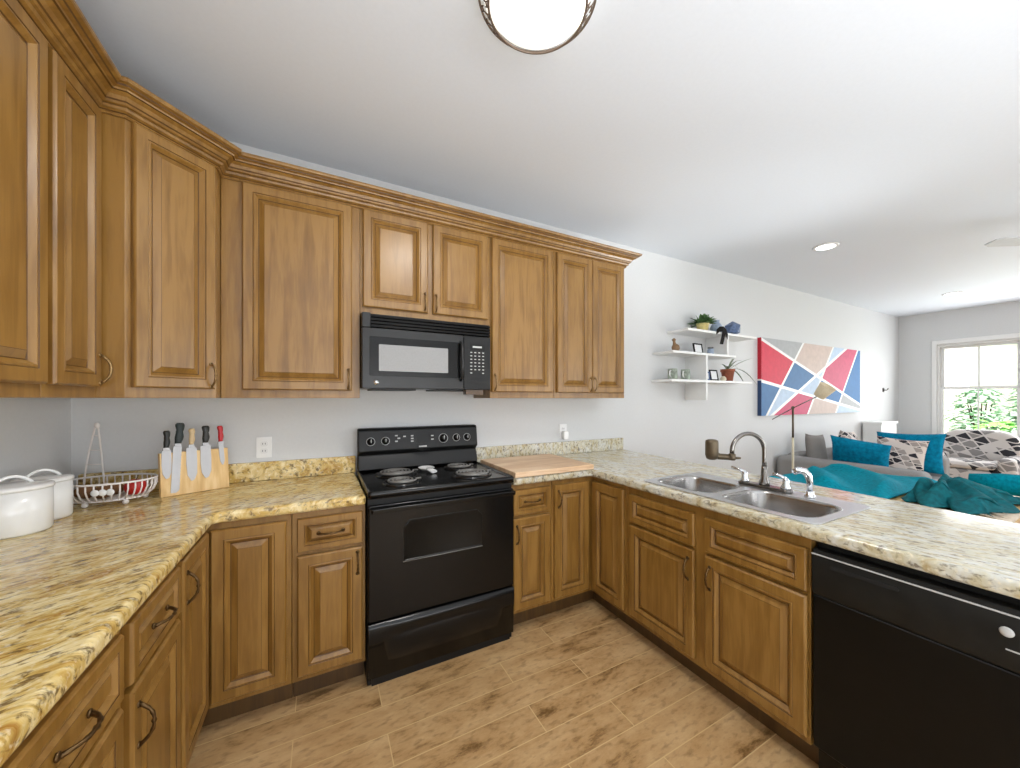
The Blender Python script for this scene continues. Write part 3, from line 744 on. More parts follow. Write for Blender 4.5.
pull(d, fl - 0.034 - 0.02, 0.06, True)
upper('wide single-door brown wall cabinet left of the microwave', (0.6065, -0.305, 0), 0, 0.603,
      [(('door', 0.083, 0.562, UD0, UD1), dict(hx=0.545, hz=1.475))])
upper('short two-door brown wall cabinet above the microwave', (1.2105, -0.305, 0), 0, 0.774,
      [(('door', 0.012, 0.368, 1.876, UD1), dict(hx=0.350, hz=1.94)), (('door', 0.398, 0.754, 1.876, UD1), dict(hx=0.416, hz=1.94))], z0=1.838)
upper('tall single-door brown wall cabinet right of the microwave', (1.9855, -0.305, 0), 0, 0.489,
      [(('door', 0.006, 0.474, UD0, UD1), dict(hx=0.026, hz=1.475))])
upper('two-door brown wall cabinet at the right end of the row', (2.4755, -0.305, 0), 0, 0.6745,
      [(('door', 0.022, 0.336, UD0, UD1), dict(hx=0.318, hz=1.475)), (('door', 0.339, 0.655, UD0, UD1), dict(hx=0.357, hz=1.475))])
# crown moulding swept along the tops
CR = [(0.0, 0.0, 0), (0.008, 0.0, 0), (0.012, 0.005, 0), (0.010, 0.010, 1), (0.013, 0.013, 0), (0.022, 0.018, 0), (0.026, 0.027, 1), (0.024, 0.031, 0), (0.032, 0.034, 0), (0.036, 0.040, 1), (0.040, 0.044, 0), (0.047, 0.056, 0), (0.060, 0.065, 1), (0.066, 0.066, 0), (0.068, 0.072, 0), (0.080, 0.075, 1), (0.083, 0.080, 0), (0.094, 0.084, 0), (0.097, 0.090, 0), (0.097, 0.098, 0), (0.0, 0.098, 0)]
path = [(0.3055, -1.53), (0.3055, -Q_), (P_, -Q_), (Q_, -P_), (Q_, -0.3055), (3.1505, -0.3055), (3.1505, -0.004)]
def offset_path(path, d):
    out = []
    n = len(path)
    for i in range(n):
        p = Vector(path[i])
        ns = []
        for a, b in ((i - 1, i), (i, i + 1)):
            if a >= 0 and b < n:
                e = (Vector(path[b]) - Vector(path[a])).normalized(); ns.append(Vector((e.y, -e.x)))
        if len(ns) == 1: q = p + ns[0] * d
        else:
            m = (ns[0] + ns[1]); m = m / m.length; q = p + m * d / max(0.2, m.dot(ns[0]))
        out.append(q)
    return out
mb = MB()
cz = 2.4135
rings = [[(q.x, q.y, cz + z) for q in offset_path(path, dd + 0.0006)] for dd, z, _ in CR]
rings[0] = [(q.x, q.y, cz) for q in offset_path(path, 0.0006)]
mb.loops(rings + [rings[0]], 0, False, False, False, [c[2] for c in CR] + [0])
for e in (0, -1): mb.f([mb.v(r[e]) for r in rings])
cm = mb.obj('crown_moulding', ['wood', 'glaze'])
tag(cm, 'brown stepped crown moulding running along the tops of the wall cabinets', 'moulding')

# ------------------------------------------------------------------ microwave
mw = thing('microwave', 'black over-the-range microwave hung above the range', 'microwave', (1.2125, -0.003, 1.42))
MWW, MWH = 0.745, 0.415
MB().box(0, MWW, -0.345, -0.003, 0.004, MWH).obj('case', 'black', mw, bevel=0.003)
gr = MB()
gr.box(0.045, MWW, -0.352, -0.3455, MWH - 0.078, MWH - 0.002)
for k in range(4):
    z = MWH - 0.012 - k * 0.018
    gr.prism([(-0.352, z - 0.012), (-0.378, z - 0.010), (-0.374, z), (-0.352, z - 0.002)], 0.045, MWW - 0.002, 'x')
gr.obj('vent_grille', 'black', mw)
MB().box(0.001, 0.044, -0.376, -0.3455, MWH - 0.08, MWH).obj('grille_end', 'mwbody', mw, bevel=0.004)
md = MB(); md.prism(rrect(0.001, 0.567, 0.004, MWH - 0.083, 0.008), -0.378, -0.3455, 'y'); md = md.obj('door', 'mwbody', mw, bevel=0.004)
mb = MB(); mb.prism(rrect(0.038, 0.548, 0.072, 0.286, 0.008), -0.3798, -0.3782, 'y'); fr_ = mb.obj('window_frame', 'black', md, bevel=0.0006)
mb = MB(); mb.prism(rrect(0.085, 0.47, 0.10, 0.245, 0.004), -0.3812, -0.38, 'y'); mb.obj('window_screen', 'mwglass', fr_)
mb = MB(); mb.lathe([(0, 0.0), (0.014, 0.0), (0.014, 0.003), (0.0, 0.0045)], (0.072, -0.3782, 0.037), 24, T=T); bdg = mb.obj('badge', 'chrome', md)
pnl = MB(); pnl.prism(rrect(0.57, MWW - 0.001, 0.004, MWH - 0.083, 0.008), -0.378, -0.3455, 'y'); pnl = pnl.obj('control_panel', 'blackmatte', mw, bevel=0.004)
MB().box(0.605, 0.705, -0.3795, -0.3782, 0.245, 0.285).obj('clock_display', 'ovenglass', pnl)
for r_ in range(7):
    for c_ in range(4):
        if r_ == 6 and c_ in (1, 2): continue
        x, z = 0.610 + c_ * 0.026, 0.235 - r_ * 0.021
        MB().box(x, x + 0.012, -0.3792, -0.3782, z - 0.006, z).obj('key', 'print', pnl)
MB().box(0.625, 0.685, -0.3800, -0.3796, 0.261, 0.272).obj('clock_digits', 'print', pnl)
hn = MB(); hn.tube([(0.548, -0.38, 0.06), (0.548, -0.408, 0.075), (0.548, -0.412, 0.16), (0.548, -0.408, 0.275), (0.548, -0.38, 0.29)], 0.0095, 12); hn.obj('door_handle', 'mwbody', md)
lb = MB(); lb.box(0.06, 0.3, -0.30, -0.05, -0.004, 0.0035); lb.box(0.42, 0.68, -0.30, -0.05, -0.004, 0.0035); lb.obj('underside_filter', 'blackmatte', mw)
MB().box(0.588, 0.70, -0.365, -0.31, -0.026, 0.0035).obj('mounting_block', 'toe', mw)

# ------------------------------------------------------------------ outlets
def outlet(label, x, zc, plug=False):
    o = thing('outlet', label, 'outlet', (x, -0.0005, zc))
    MB().prism(rrect(-0.036, 0.036, -0.058, 0.058, 0.004), -0.006, 0, 'y').obj('cover_plate', 'white', o, bevel=0.0015)
    for dz in (0.02, -0.02):
        if plug and dz < 0: continue
        MB().prism(rrect(-0.0165, 0.0165, dz - 0.0135, dz + 0.0135, 0.009), -0.0085, -0.0062, 'y').obj('socket', 'ceramic', o)
        mb = MB()
        for xx in (-0.006, 0.006): mb.box(xx - 0.0012, xx + 0.0012, -0.0092, -0.0086, dz - 0.003, dz + 0.006)
        mb.obj('slot', 'dark', o)
    return o
outlet('white duplex wall outlet between knife block and range', 0.742, 1.095)
outlet('white wall outlet with a plugged-in adapter above right backsplash', 2.765, 1.10, True)
ad = thing('plug_adapter', 'white rounded plug adapter in the outlet right of the range', 'plug', (2.77, -0.007, 1.075))
MB().prism(rrect(-0.026, 0.026, -0.042, 0.03, 0.02), -0.04, 0, 'y').obj('adapter_body', 'ceramic', ad, bevel=0.008, bseg=3)

# ------------------------------------------------------------------ cutting board
cb = tag(MB().box(1.992, 2.56, -0.655, -0.12, 0.9148, 0.947).obj('cutting_board', 'board', bevel=0.004), 'long edge-glued wooden cutting board on counter right of the range', 'cutting board')

# ------------------------------------------------------------------ knife block and knives
KA = math.atan2(-0.131 + 0.249, 0.607 - 0.381)
LEAN = R(-7)
kt = thing('knife_board', 'pale wooden magnetic knife board leaning on the left counter', 'knife holder', (0.381, -0.249, 0.9148), KA)
kb = MB(); KW = 0.258
sh = math.tan(-LEAN)
kb.prism([(0.0, 0.0), (0.03, 0.0), (0.03 + 0.2 * sh, 0.198), (0.2 * sh, 0.2)], 0, KW, 'x'); kb.obj('board', 'knifewood', kt, bevel=0.002)
kb = MB(); kb.prism([(0.031, 0.0), (0.085, 0.0), (0.06, 0.11), (0.0315 + 0.11 * sh, 0.11)], 0.06, KW - 0.06, 'x'); kb.obj('stand', 'knifewood', kt, bevel=0.002)
def knife(label, u, ztop, zb, hl, bw, tip, hm, hw, tilt=0.0, group=None, serr=False):
    """u: position across board, zb: height of blade heel, tip: blade length, hl: handle length (m)"""
    k = thing('kitchen_knife', label, 'knife', (0, 0, 0))
    m4 = Matrix.Translation((0.381, -0.249, 0.9148)) @ Matrix.Rotation(KA, 4, 'Z') @ Matrix.Translation((u, 0, 0)) @ Matrix.Rotation(LEAN, 4, 'X') @ Matrix.Translation((0, -0.0012, zb)) @ Matrix.Rotation(tilt, 4, 'Y')
    k.matrix_world = m4
    b = MB()
    # blade points down (-z); spine on the left
    pts = [(-bw * 0.45, 0.0), (-bw * 0.5, -tip * 0.5), (-bw * 0.42, -tip * 0.82), (-bw * 0.1, -tip), (bw * 0.2, -tip * 0.97), (bw * 0.47, -tip * 0.78), (bw * 0.52, -tip * 0.4), (bw * 0.5, 0.0)]
    if serr:
        pts = [(-bw * 0.5, 0.0), (-bw * 0.5, -tip), (bw * 0.1, -tip * 1.0), (bw * 0.4, -tip * 0.96)] + [(bw * (0.5 if i % 2 else 0.44), -tip * (0.94 - 0.036 * i)) for i in range(26)] + [(bw * 0.5, 0)]
    b.prism(pts, -0.0025, -0.0005, 'y'); b.obj('blade', 'blade', k)
    b = MB(); b.loops([[(x, y, z) for x, y in ((-s * 0.012, -0.004 - s * 0.006), (s * 0.012, -0.004 - s * 0.006), (s * 0.012, -0.0005), (-s * 0.012, -0.0005))] for s, z in ((1.0, 0.001), (0.9, 0.014))], 0, False)
    b.obj('bolster', 'blade', k)
    h = MB(); n = 12; rings = []
    for i in range(n + 1):
        t = i / n
        z = 0.0145 + (hl - 0.0145) * t
        wdt = hw * (0.8 + 0.22 * math.sin(t * PI * 1.7) ** 2 + 0.12 * t) * (1.0 if t < 0.97 else 0.75)
        off = 0.004 * math.sin(t * PI * 1.2) + (0.006 * t * t if t > 0.6 else 0)
        rings.append([(off + wdt * math.cos(2 * PI * q / 14), -0.004 + 0.009 * math.sin(2 * PI * q / 14), z) for q in range(14)])
    h.loops(rings, 0, True, True); ho = h.obj('handle', hm, k)
    if hm == 'hblack':
        rv = MB()
        for t in (0.25, 0.55, 0.85): rv.ball((0.003, -0.0108, hl * t), 0.003, 0.001, 0.003, seg=10)
        rv.obj('rivet', 'blade', ho)
    return k
knife('short santoku knife with black handle, leftmost on the knife board', 0.022, 0, 0.212, 0.094, 0.034, 0.130, 'hblack', 0.0115)
knife('long serrated bread knife with dark green handle on knife board', 0.063, 0, 0.228, 0.112, 0.031, 0.215, 'hgreen', 0.0155, tilt=R(4), serr=True)
knife('santoku knife with pale wooden handle, middle of the knife board', 0.112, 0, 0.218, 0.092, 0.040, 0.160, 'hwood', 0.0115)
knife('large santoku knife with black riveted handle, right of wooden-handled knife', 0.166, 0, 0.222, 0.098, 0.042, 0.160, 'hblack', 0.014)
knife('small paring knife with red handle, rightmost on the knife board', 0.228, 0, 0.222, 0.094, 0.020, 0.105, 'hred', 0.011, tilt=R(-3))

# ------------------------------------------------------------------ pots
def pot(label, x, y, r, h, ang):
    p = thing('canister', label, 'canister', (x, y, 0.9148), ang)
    mb = MB(); mb.lathe([(0, 0.0), (r * 0.95, 0.0), (r, 0.008), (r * 1.01, h * 0.5), (r, h)], (0, 0, 0), 48); mb.obj('pot_body', 'ceramic', p)
    mb = MB(); mb.lathe([(0, h + 0.0006), (r * 1.03, h + 0.0006), (r * 1.045, h + 0.006), (r * 1.03, h + 0.013), (r * 0.9, h + 0.017), (0, h + 0.02)], (0, 0, 0), 48); ld = mb.obj('lid', 'ceramic', p)
    pts = [(-0.042 + 0.084 * i / 14, 0, h + 0.016 + 0.028 * math.sin(PI * i / 14) ** 0.7) for i in range(15)]
    mb = MB(); mb.tube(pts, 0.0055, 10); mb.obj('lid_handle', 'ceramic', ld)
pot('large white lidded canister at the photo left edge', 0.105, -0.600, 0.087, 0.146, R(35))
pot('smaller white lidded canister between large canister and wire basket', 0.098, -0.425, 0.073, 0.140, R(35))

# ------------------------------------------------------------------ wire fruit basket
BC, BR = (0.205, -0.225), R(-18)
fb = thing('fruit_basket', 'white wire fruit basket with tall banana hook in the counter corner', 'basket', (BC[0], BC[1], 0.9148), BR)
def oval(a, b, z, n=48): return [(a * math.cos(2 * PI * i / n), b * math.sin(2 * PI * i / n), z) for i in range(n)]
mb = MB(); mb.tube(oval(0.160, 0.125, 0.098), 0.0045, 8, closed=True); mb.obj('rim', 'wirew', fb)
mb = MB(); mb.tube(oval(0.130, 0.098, 0.024), 0.004, 8, closed=True)
for k in range(-4, 5):
    yy = k * 0.021; xx = 0.130 * math.sqrt(max(0, 1 - (yy / 0.098) ** 2)); mb.tube([(-xx, yy, 0.023), (xx, yy, 0.023)], 0.002, 6)
mb.obj('base', 'wirew', fb)
mb = MB()
for k in range(38):
    a = 2 * PI * k / 38; ca, sa = math.cos(a), math.sin(a)
    mb.tube([(0.160 * ca, 0.125 * sa, 0.097), (0.160 * ca, 0.125 * sa, 0.070), (0.150 * ca, 0.116 * sa, 0.045), (0.130 * ca, 0.098 * sa, 0.024)], 0.003, 6)
mb.obj('wire_side', 'wirew', fb)
for a in (35, 145, 262, 325):
    MB().ball((0.122 * math.cos(R(a)), 0.09 * math.sin(R(a)), 0.0105), 0.0105, seg=14).obj('foot', 'wirew', fb)
mb = MB()
for k in range(3): mb.ball((0.045 + k * 0.022, -0.124 + 0.006 * k, 0.066), 0.015, 0.007, 0.014, seg=14)
mb.obj('ornament', 'ceramic', fb)
def loc_b(x, y):
    v = Matrix.Rotation(-BR, 3, 'Z') @ Vector((x - BC[0], y - BC[1], 0)); return v
pA, pB, pT = loc_b(0.084, -0.110), loc_b(0.158, -0.128), loc_b(0.140, -0.15)
mb = MB()
def leg_curve(p, dx): return [Vector((p.x + (pT.x + dx - p.x) * t ** 1.5, p.y + (pT.y - p.y) * t, 0.026 + 0.305 * t)) for t in [i / 14 for i in range(15)]]
L1, L2 = leg_curve(pA, -0.006), leg_curve(pB, 0.004)
mb.tube(L1, 0.0036, 8); mb.tube(L2, 0.0036, 8)
for i in (6, 9, 12): mb.tube([L1[i], L2[i]], 0.0022, 6)
mb.ball((pT.x, pT.y, 0.333), 0.010, 0.009, 0.014, seg=14)
mb.obj('banana_hook', 'wirew', fb)
def frac(px, py):
    v = Matrix.Rotation(BR, 3, 'Z') @ Vector((px, py, 0)); return (BC[0] + v.x, BC[1] + v.y)
for i, (px, py, rx, ry, rz, lb_) in enumerate(((-0.060, -0.035, 0.036, 0.028, 0.028, 'brown potato nearest the front left of the wire basket'), (0.004, 0.022, 0.032, 0.027, 0.026, 'brown potato in the middle of the wire basket, behind the others'), (0.012, -0.045, 0.034, 0.026, 0.026, 'brown potato in the wire basket beside the white ornament'))):
    q = frac(px, py)
    mb = MB(); mb.ball((0, 0, 0), rx, ry, rz)
    for v in mb.bm.verts: v.co *= 1 + 0.05 * math.sin(v.co.x * 90 + i) * math.cos(v.co.y * 70)
    tag(mb.obj('potato', 'potato', loc=(q[0], q[1], 0.9148 + 0.0268 + rz)), lb_, 'potato', 'potatoes in the wire basket')
q = frac(0.094, 0.006)
ap = thing('apple', 'red apple at the right end of the wire basket', 'apple', (q[0], q[1], 0.9148 + 0.0268))
mb = MB(); mb.lathe([(0.0, 0.006), (0.012, 0.001), (0.026, 0.006), (0.037, 0.028), (0.038, 0.042), (0.03, 0.06), (0.016, 0.066), (0.006, 0.06), (0.0, 0.056)], (0, 0, 0), 28, caps=False); mb.obj('flesh', 'apple', ap)
mb = MB(); mb.tube([(0, 0, 0.056), (0.002, 0, 0.066), (0.006, 0, 0.076)], 0.0015, 6); mb.obj('stem', 'soil', ap)

# ------------------------------------------------------------------ ceiling lamp (kitchen)
cl_ = thing('ceiling_lamp', 'lit round ceiling lamp with bronze leaf-scroll rim', 'ceiling lamp', (1.658, -1.470, H))
mb = MB(); mb.lathe([(0, -0.001), (0.16, -0.001), (0.16, -0.03), (0.1, -0.034), (0, -0.034)], (0, 0, 0), 48); mb.obj('ceiling_pan', 'white', cl_)
mb = MB(); mb.lathe([(0.178, -0.055), (0.166, -0.07), (0.150, -0.086), (0.12, -0.100), (0.08, -0.110), (0.04, -0.115), (0.0, -0.116)][::-1] , (0, 0, 0), 56, caps=False)
mb.lathe([(0.178, -0.055), (0.182, -0.045), (0.178, -0.036)], (0, 0, 0), 56, caps=False)
mb.obj('glass_bowl', 'glow', cl_)
mb = MB()
for rr_, zz in ((0.196, -0.052), (0.164, -0.086)):
    mb.tube([(rr_ * math.cos(2 * PI * i / 72), rr_ * math.sin(2 * PI * i / 72), zz) for i in range(72)], 0.004, 8, closed=True)
mb.obj('ring', 'lampring', cl_)
mb = MB()
nsc = 26
for k in range(nsc):
    a = 2 * PI * k / nsc
    def rp(t, da): # t 0 upper ring .. 1 lower ring
        rr_ = 0.196 + (0.164 - 0.196) * t; zz = -0.052 - 0.034 * t
        return (rr_ * math.cos(a + da), rr_ * math.sin(a + da), zz)
    mb.tube([rp(0, 0), rp(0.35, 0.05), rp(0.7, 0.04), rp(1, 0.12)], 0.0025, 6)
    mb.tube([rp(0.35, 0.05), rp(0.2, 0.12), rp(0.45, 0.17)], [0.002, 0.0045, 0.001], 6)
    mb.tube([rp(0.7, 0.05), rp(0.85, -0.02), rp(0.6, -0.07)], [0.002, 0.0045, 0.001], 6)
mb.obj('leaf_scroll', 'lampring', cl_)
lamp('ceiling_lamp_light', 'AREA', (1.658, -1.470, H - 0.15), (0, 0, 0), 16, (1.0, 0.97, 0.92), shape='DISK', size=0.3)
# recessed downlights
for i, (x, y, lb_) in enumerate(((5.08, -0.87, 'lit recessed downlight in the ceiling, nearer the painting'), (8.37, -0.93, 'lit recessed downlight in the ceiling, nearer the far window'))):
    d = thing('recessed_light', lb_, 'downlight', (x, y, H), 0, 'recessed ceiling lights')
    mb = MB(); mb.lathe([(0.07, -0.0008), (0.098, -0.0008), (0.096, -0.006), (0.074, -0.009), (0.07, -0.0008)], (0, 0, 0), 36, caps=False); mb.obj('trim_ring', 'white', d)
    mb = MB(); mb.lathe([(0, -0.001), (0.0735, -0.001), (0.0735, -0.0075), (0, -0.0085)], (0, 0, 0), 36); mb.obj('lens', 'led', d)
    lamp('downlight_beam', 'SPOT', (x, y, H - 0.03), (0, 0, 0), 16, (1, 0.98, 0.95), spot_size=R(130), spot_blend=0.8, shadow_soft_size=0.07)
# ceiling fan at the right
cf = thing('ceiling_fan', 'grey-bladed ceiling fan mostly outside the right photo edge', 'ceiling fan', (5.76, -2.21, 2.47))
mb = MB(); mb.lathe([(0.0, -0.12), (0.09, -0.1), (0.11, -0.04), (0.10, 0.03), (0.03, 0.06), (0.018, 0.08), (0.018, 0.23), (0.06, 0.265), (0.065, 0.2935)], (0, 0, 0), 32); mb.obj('motor_housing', 'nickel', cf)
for k in range(3):
    a = R(147 + 120 * k)
    m4 = Matrix.Rotation(a, 4, 'Z') @ Matrix.Rotation(R(8), 4, 'X')
    mb = MB(m4); mb.prism([(0.16, -0.05), (0.68, -0.055), (0.72, -0.035), (0.72, 0.035), (0.68, 0.055), (0.16, 0.05)], -0.004, 0.004); bl = mb.obj('blade', 'fanblade', cf)
    mb = MB(Matrix.Rotation(a, 4, 'Z')); mb.box(0.08, 0.2, -0.018, 0.018, -0.012, -0.003); mb.obj('blade_bracket', 'nickel', bl)

# ------------------------------------------------------------------ painting
ax0, ax1, az0, az1 = 5.535, 8.12, 1.165, 2.085
art = thing('painting', 'canvas of red, blue, beige and grey shards split by white lines', 'painting', (ax0, -0.0006, az0))
AW, AH = ax1 - ax0, az1 - az0
MB().box(0, AW, -0.045, 0, 0, AH).obj('canvas', 'white', art)
MB().box(-0.0012, -0.0002, -0.0448, -0.001, AH * 0.47, AH).obj('edge_paint', nmat('edge_crimson', srgb(186, 26, 48), 0.6), art)
MB().box(-0.0012, -0.0002, -0.0448, -0.001, 0, AH * 0.45).obj('edge_paint', nmat('edge_navy', srgb(38, 64, 104), 0.6), art)
ALINES = [((0.041, 0.888),(2.569, 0.116)),((-0.023, 0.413),(2.569, 0.034)),((0.106, -0.004),(0.943, 0.915)),((0.222, 0.003),(2.164, 0.934)),((1.061, 0.005),(1.74, 0.906)),((1.831, 0.012),(2.517, 0.934))]
COLS = [(0.205,0.601,'red'),(0.551,0.81,'gray'),(1.285,0.752,'beige'),(1.878,0.871,'sky'),(1.948,0.609,'pink'),(2.388,0.441,'blue2'),(0.809,0.488,'blue'),(0.155,0.246,'blue'),(0.48,0.228,'sky'),(1.081,0.373,'sky'),(1.326,0.482,'sky'),(1.808,0.253,'blue2'),(2.238,0.187,'gray'),(0.809,0.129,'pink'),(1.497,0.103,'beige'),(2.043,0.042,'sky'),(2.25,0.05,'sky')]
def clip(poly, n, d):
    """keep n.p >= d"""
    out = []
    for i in range(len(poly)):
        a, b = Vector(poly[i]), Vector(poly[(i + 1) % len(poly)])
        da, db = n.dot(a) - d, n.dot(b) - d
        if da >= 0: out.append(a)
        if da * db < 0: out.append(a + (b - a) * (da / (da - db)))
    return out
lines = []
for (p, q) in ALINES:
    e = (Vector(q) - Vector(p)).normalized(); n = Vector((-e.y, e.x)); lines.append((n, n.dot(Vector(p))))
PAL = {'red': srgb(214, 48, 76), 'pink': srgb(206, 76, 112), 'gray': srgb(176, 178, 180), 'beige': srgb(208, 188, 178), 'blue': srgb(66, 116, 166), 'blue2': srgb(42, 112, 172), 'sky': srgb(188, 208, 230)}
pm = {k: nmat('paint_' + k, v, 0.6, scale=18, amt=0.06) for k, v in PAL.items()}
import itertools
tape = 0.018
for sg in itertools.product((1, -1), repeat=len(lines)):
    poly = [Vector((0, 0)), Vector((AW, 0)), Vector((AW, AH)), Vector((0, AH))]
    for s, (n, d) in zip(sg, lines):
        poly = clip(poly, n * s, d * s + tape)
        if len(poly) < 3: break
    if len(poly) < 3: continue
    ar = abs(sum(poly[i].x * poly[(i + 1) % len(poly)].y - poly[(i + 1) % len(poly)].x * poly[i].y for i in range(len(poly)))) / 2
    if ar < 0.0015: continue
    cx = sum(p.x for p in poly) / len(poly); cy = sum(p.y for p in poly) / len(poly)
    col = min(COLS, key=lambda c: (c[0] - cx) ** 2 + (c[1] - cy) ** 2)[2]
    mb = MB(); mb.prism([(p.x, p.y) for p in poly], -0.0462, -0.0452, 'y'); mb.obj('painted_shard', pm[col], art)

# ------------------------------------------------------------------ wall shelf
ws = thing('wall_shelf', 'white interlocking three-tier wall shelf left of the painting', 'shelf', (0, 0, 0))
SHY0, SHY1, TH = -0.24, -0.001, 0.022
def hs(x0, x1, z): MB().box(x0, x1, SHY0, SHY1, z - TH / 2, z + TH / 2).obj('shelf_board', 'white', ws, bevel=0.001)
ZT, ZM, ZL = 2.015, 1.795, 1.535
hs(4.00, 5.10, ZT); hs(3.80, 4.735, ZM); hs(3.78, 5.02, ZL)
def vs(x, z0, z1, nm='divider'): MB().box(x - TH / 2, x + TH / 2, SHY0, SHY1, z0, z1).obj(nm, 'white', ws, bevel=0.001)
vs(4.60, ZM + TH / 2, ZT - TH / 2); vs(4.273, ZL + TH / 2, ZM - TH / 2); vs(4.273, 1.355, ZL - TH / 2)
# items on the shelf
def leafquad(mb, base, d, L, wd, droop=0.3, n=5, mi=0):
    d = Vector(d).normalized(); side = d.cross(Vector((0, 0, 1)))
    side = side.normalized() if side.length > 0.05 else Vector((1, 0, 0))
    rows = []
    for i in range(n + 1):
        t = i / n
        p = Vector(base) + d * L * t - Vector((0, 0, droop * L * t * t))
        ww = wd * math.sin(PI * min(0.98, 0.12 + 0.86 * t)) 
        rows.append((p - side * ww, p + Vector((0, 0, ww * 0.3)), p + side * ww))
    vs_ = [[mb.v(q) for q in r] for r in rows]
    for i in range(n):
        for j in range(2): mb.f([vs_[i][j], vs_[i][j + 1], vs_[i + 1][j + 1], vs_[i + 1][j]], mi, True)
zt = ZT + TH / 2 + 0.0005
pp = thing('potted_plant', 'leafy green plant in yellow pot on the top shelf', 'plant', (4.36, -0.13, zt))
mb = MB(); mb.lathe([(0, 0), (0.045, 0), (0.06, 0.085), (0.064, 0.09), (0.057, 0.09), (0.05, 0.08), (0, 0.078)], (0, 0, 0), 28, caps=False); mb.obj('pot', 'yellow', pp)
mb = MB()
for k in range(70):
    a = random.uniform(0, 2 * PI); el = random.uniform(0.15, 1.4)
    leafquad(mb, (0.02 * math.cos(a), 0.02 * math.sin(a), 0.08), (math.cos(a) * math.cos(el), math.sin(a) * math.cos(el), math.sin(el)), random.uniform(0.09, 0.15), 0.024, 0.25)
mb.obj('foliage', 'leaf', pp)
tag(MB().lathe([(0, 0), (0.05, 0), (0.062, 0.03), (0.06, 0.07), (0.045, 0.10), (0.03, 0.118), (0.03, 0.138), (0.036, 0.142), (0.026, 0.142), (0.024, 0.118), (0, 0.11)], (0, 0, 0), 28, caps=False).obj('vase', 'bluegrey', loc=(4.575, -0.13, zt)), 'pale blue-grey vase on the top shelf', 'vase')
orb = MB(); bmesh.ops.create_icosphere(orb.bm, subdivisions=1, radius=0.085)
for f in orb.bm.faces: f.smooth = False
for v in orb.bm.verts: v.co.z = max(v.co.z, -0.07)
tag(orb.obj('ornament', 'navy', loc=(4.815, -0.15, zt + 0.0705)), 'blue faceted round ornament at right on the top shelf', 'ornament')
rb = MB()
def strip(mb, pts, wv, th=0.003):
    rings = [[Vector(p) - Vector(wv), Vector(p) + Vector(wv), Vector(p) + Vector(wv) + Vector((0, -th, 0)), Vector(p) - Vector(wv) + Vector((0, -th, 0))] for p in pts]
    mb.loops(rings, 0, False)
strip(rb, [(-0.09, 0, 0.015), (-0.05, -0.004, 0.045), (0.0, -0.008, 0.05), (0.05, -0.004, 0.03), (0.085, 0, -0.02)], (0.004, 0, 0.026))
strip(rb, [(0.02, -0.006, 0.04), (0.015, -0.004, 0.0), (0.0, -0.002, -0.05), (-0.015, 0, -0.10)], (0.026, 0, 0.0))
tag(rb.obj('ribbon', 'ribbon', loc=(4.50, -0.2445, 2.005)), 'black ribbon draped over the top shelf front edge', 'ribbon')
zm = ZM + TH / 2 + 0.0005
fg = thing('figurine', 'small brown bird figurine at left on the middle shelf', 'figurine', (3.93, -0.16, zm))
mb = MB(); mb.ball((0, 0, 0.038), 0.045, 0.03, 0.036); mb.lathe([(0, 0), (0.028, 0), (0.022, 0.012), (0, 0.014)], (0, 0, 0), 16); mb.tube([(-0.012, 0, 0.06), (-0.02, 0, 0.085), (-0.022, 0, 0.10)], [0.02, 0.013, 0.012], 10); mb.ball((-0.024, 0, 0.108), 0.018, 0.016, 0.017); mb.obj('figure_body', 'figure', fg)
mb = MB(); mb.lathe([(0.007, 0), (0.0, 0.02)], (-0.04, 0, 0.107), 8, T=Matrix.Rotation(R(-90), 3, 'Y')); mb.obj('beak', 'soil', fg)
def frame(label, x, z, w_, h_, m1, name='picture_frame', y=-0.15, lean=R(-10), rz=0):
    f = thing(name, label, 'picture frame', (x, y, z), rz)
    ml = Matrix.Rotation(lean, 4, 'X')
    mb = MB(ml)
    b = 0.012
    mb.box(0, b, -0.012, 0, 0, h_); mb.box(w_ - b, w_, -0.012, 0, 0, h_); mb.box(b, w_ - b, -0.012, 0, 0, b); mb.box(b, w_ - b, -0.012, 0, h_ - b, h_); mb.obj('frame', m1, f)
    mb = MB(ml); mb.box(b, w_ - b, -0.008, -0.003, b, h_ - b); mb.obj('picture', 'card', f)
    return f
frame('black-edged card frame on the middle shelf', 4.20, zm + 0.003, 0.13, 0.10, 'ribbon')
tag(MB().box(-0.05, 0.05, -0.03, 0.03, 0, 0.03).obj('small_box', 'bluegrey', loc=(4.13, -0.06, zm), bevel=0.004), 'small grey box behind the figurine on the middle shelf', 'box')
jr = thing('glass_jar', 'small clear-grey jar right of the card frame on middle shelf', 'jar', (4.44, -0.16, zm))
MB().lathe([(0, 0), (0.03, 0), (0.032, 0.005), (0.032, 0.05), (0.026, 0.06), (0, 0.06)], (0, 0, 0), 20).obj('jar_body', 'bluegrey', jr)
MB().lathe([(0, 0.0605), (0.028, 0.0605), (0.028, 0.075), (0, 0.077)], (0, 0, 0), 20).obj('lid', 'nickel', jr)
zl = ZL + TH / 2 + 0.0005
def mug(label, x, ang, rr_=0.043, h=0.1):
    m = thing('mug', label, 'mug', (x, -0.15, zl), ang)
    MB().lathe([(0, 0), (rr_, 0), (rr_, h), (rr_ - 0.005, h), (rr_ - 0.005, 0.008), (0, 0.007)], (0, 0, 0), 28, caps=False).obj('cup', 'mug', m)
    mb = MB(); mb.tube([(rr_ - 0.001, 0, h * 0.8), (rr_ + 0.028, 0, h * 0.75), (rr_ + 0.032, 0, h * 0.4), (rr_ - 0.001, 0, h * 0.2)], 0.006, 8); mb.obj('mug_handle', 'ceramic', m)
mug('printed mug at the left end of the lower shelf', 3.90, R(200)); mug('printed mug beside the divider on the lower shelf', 4.08, R(200))
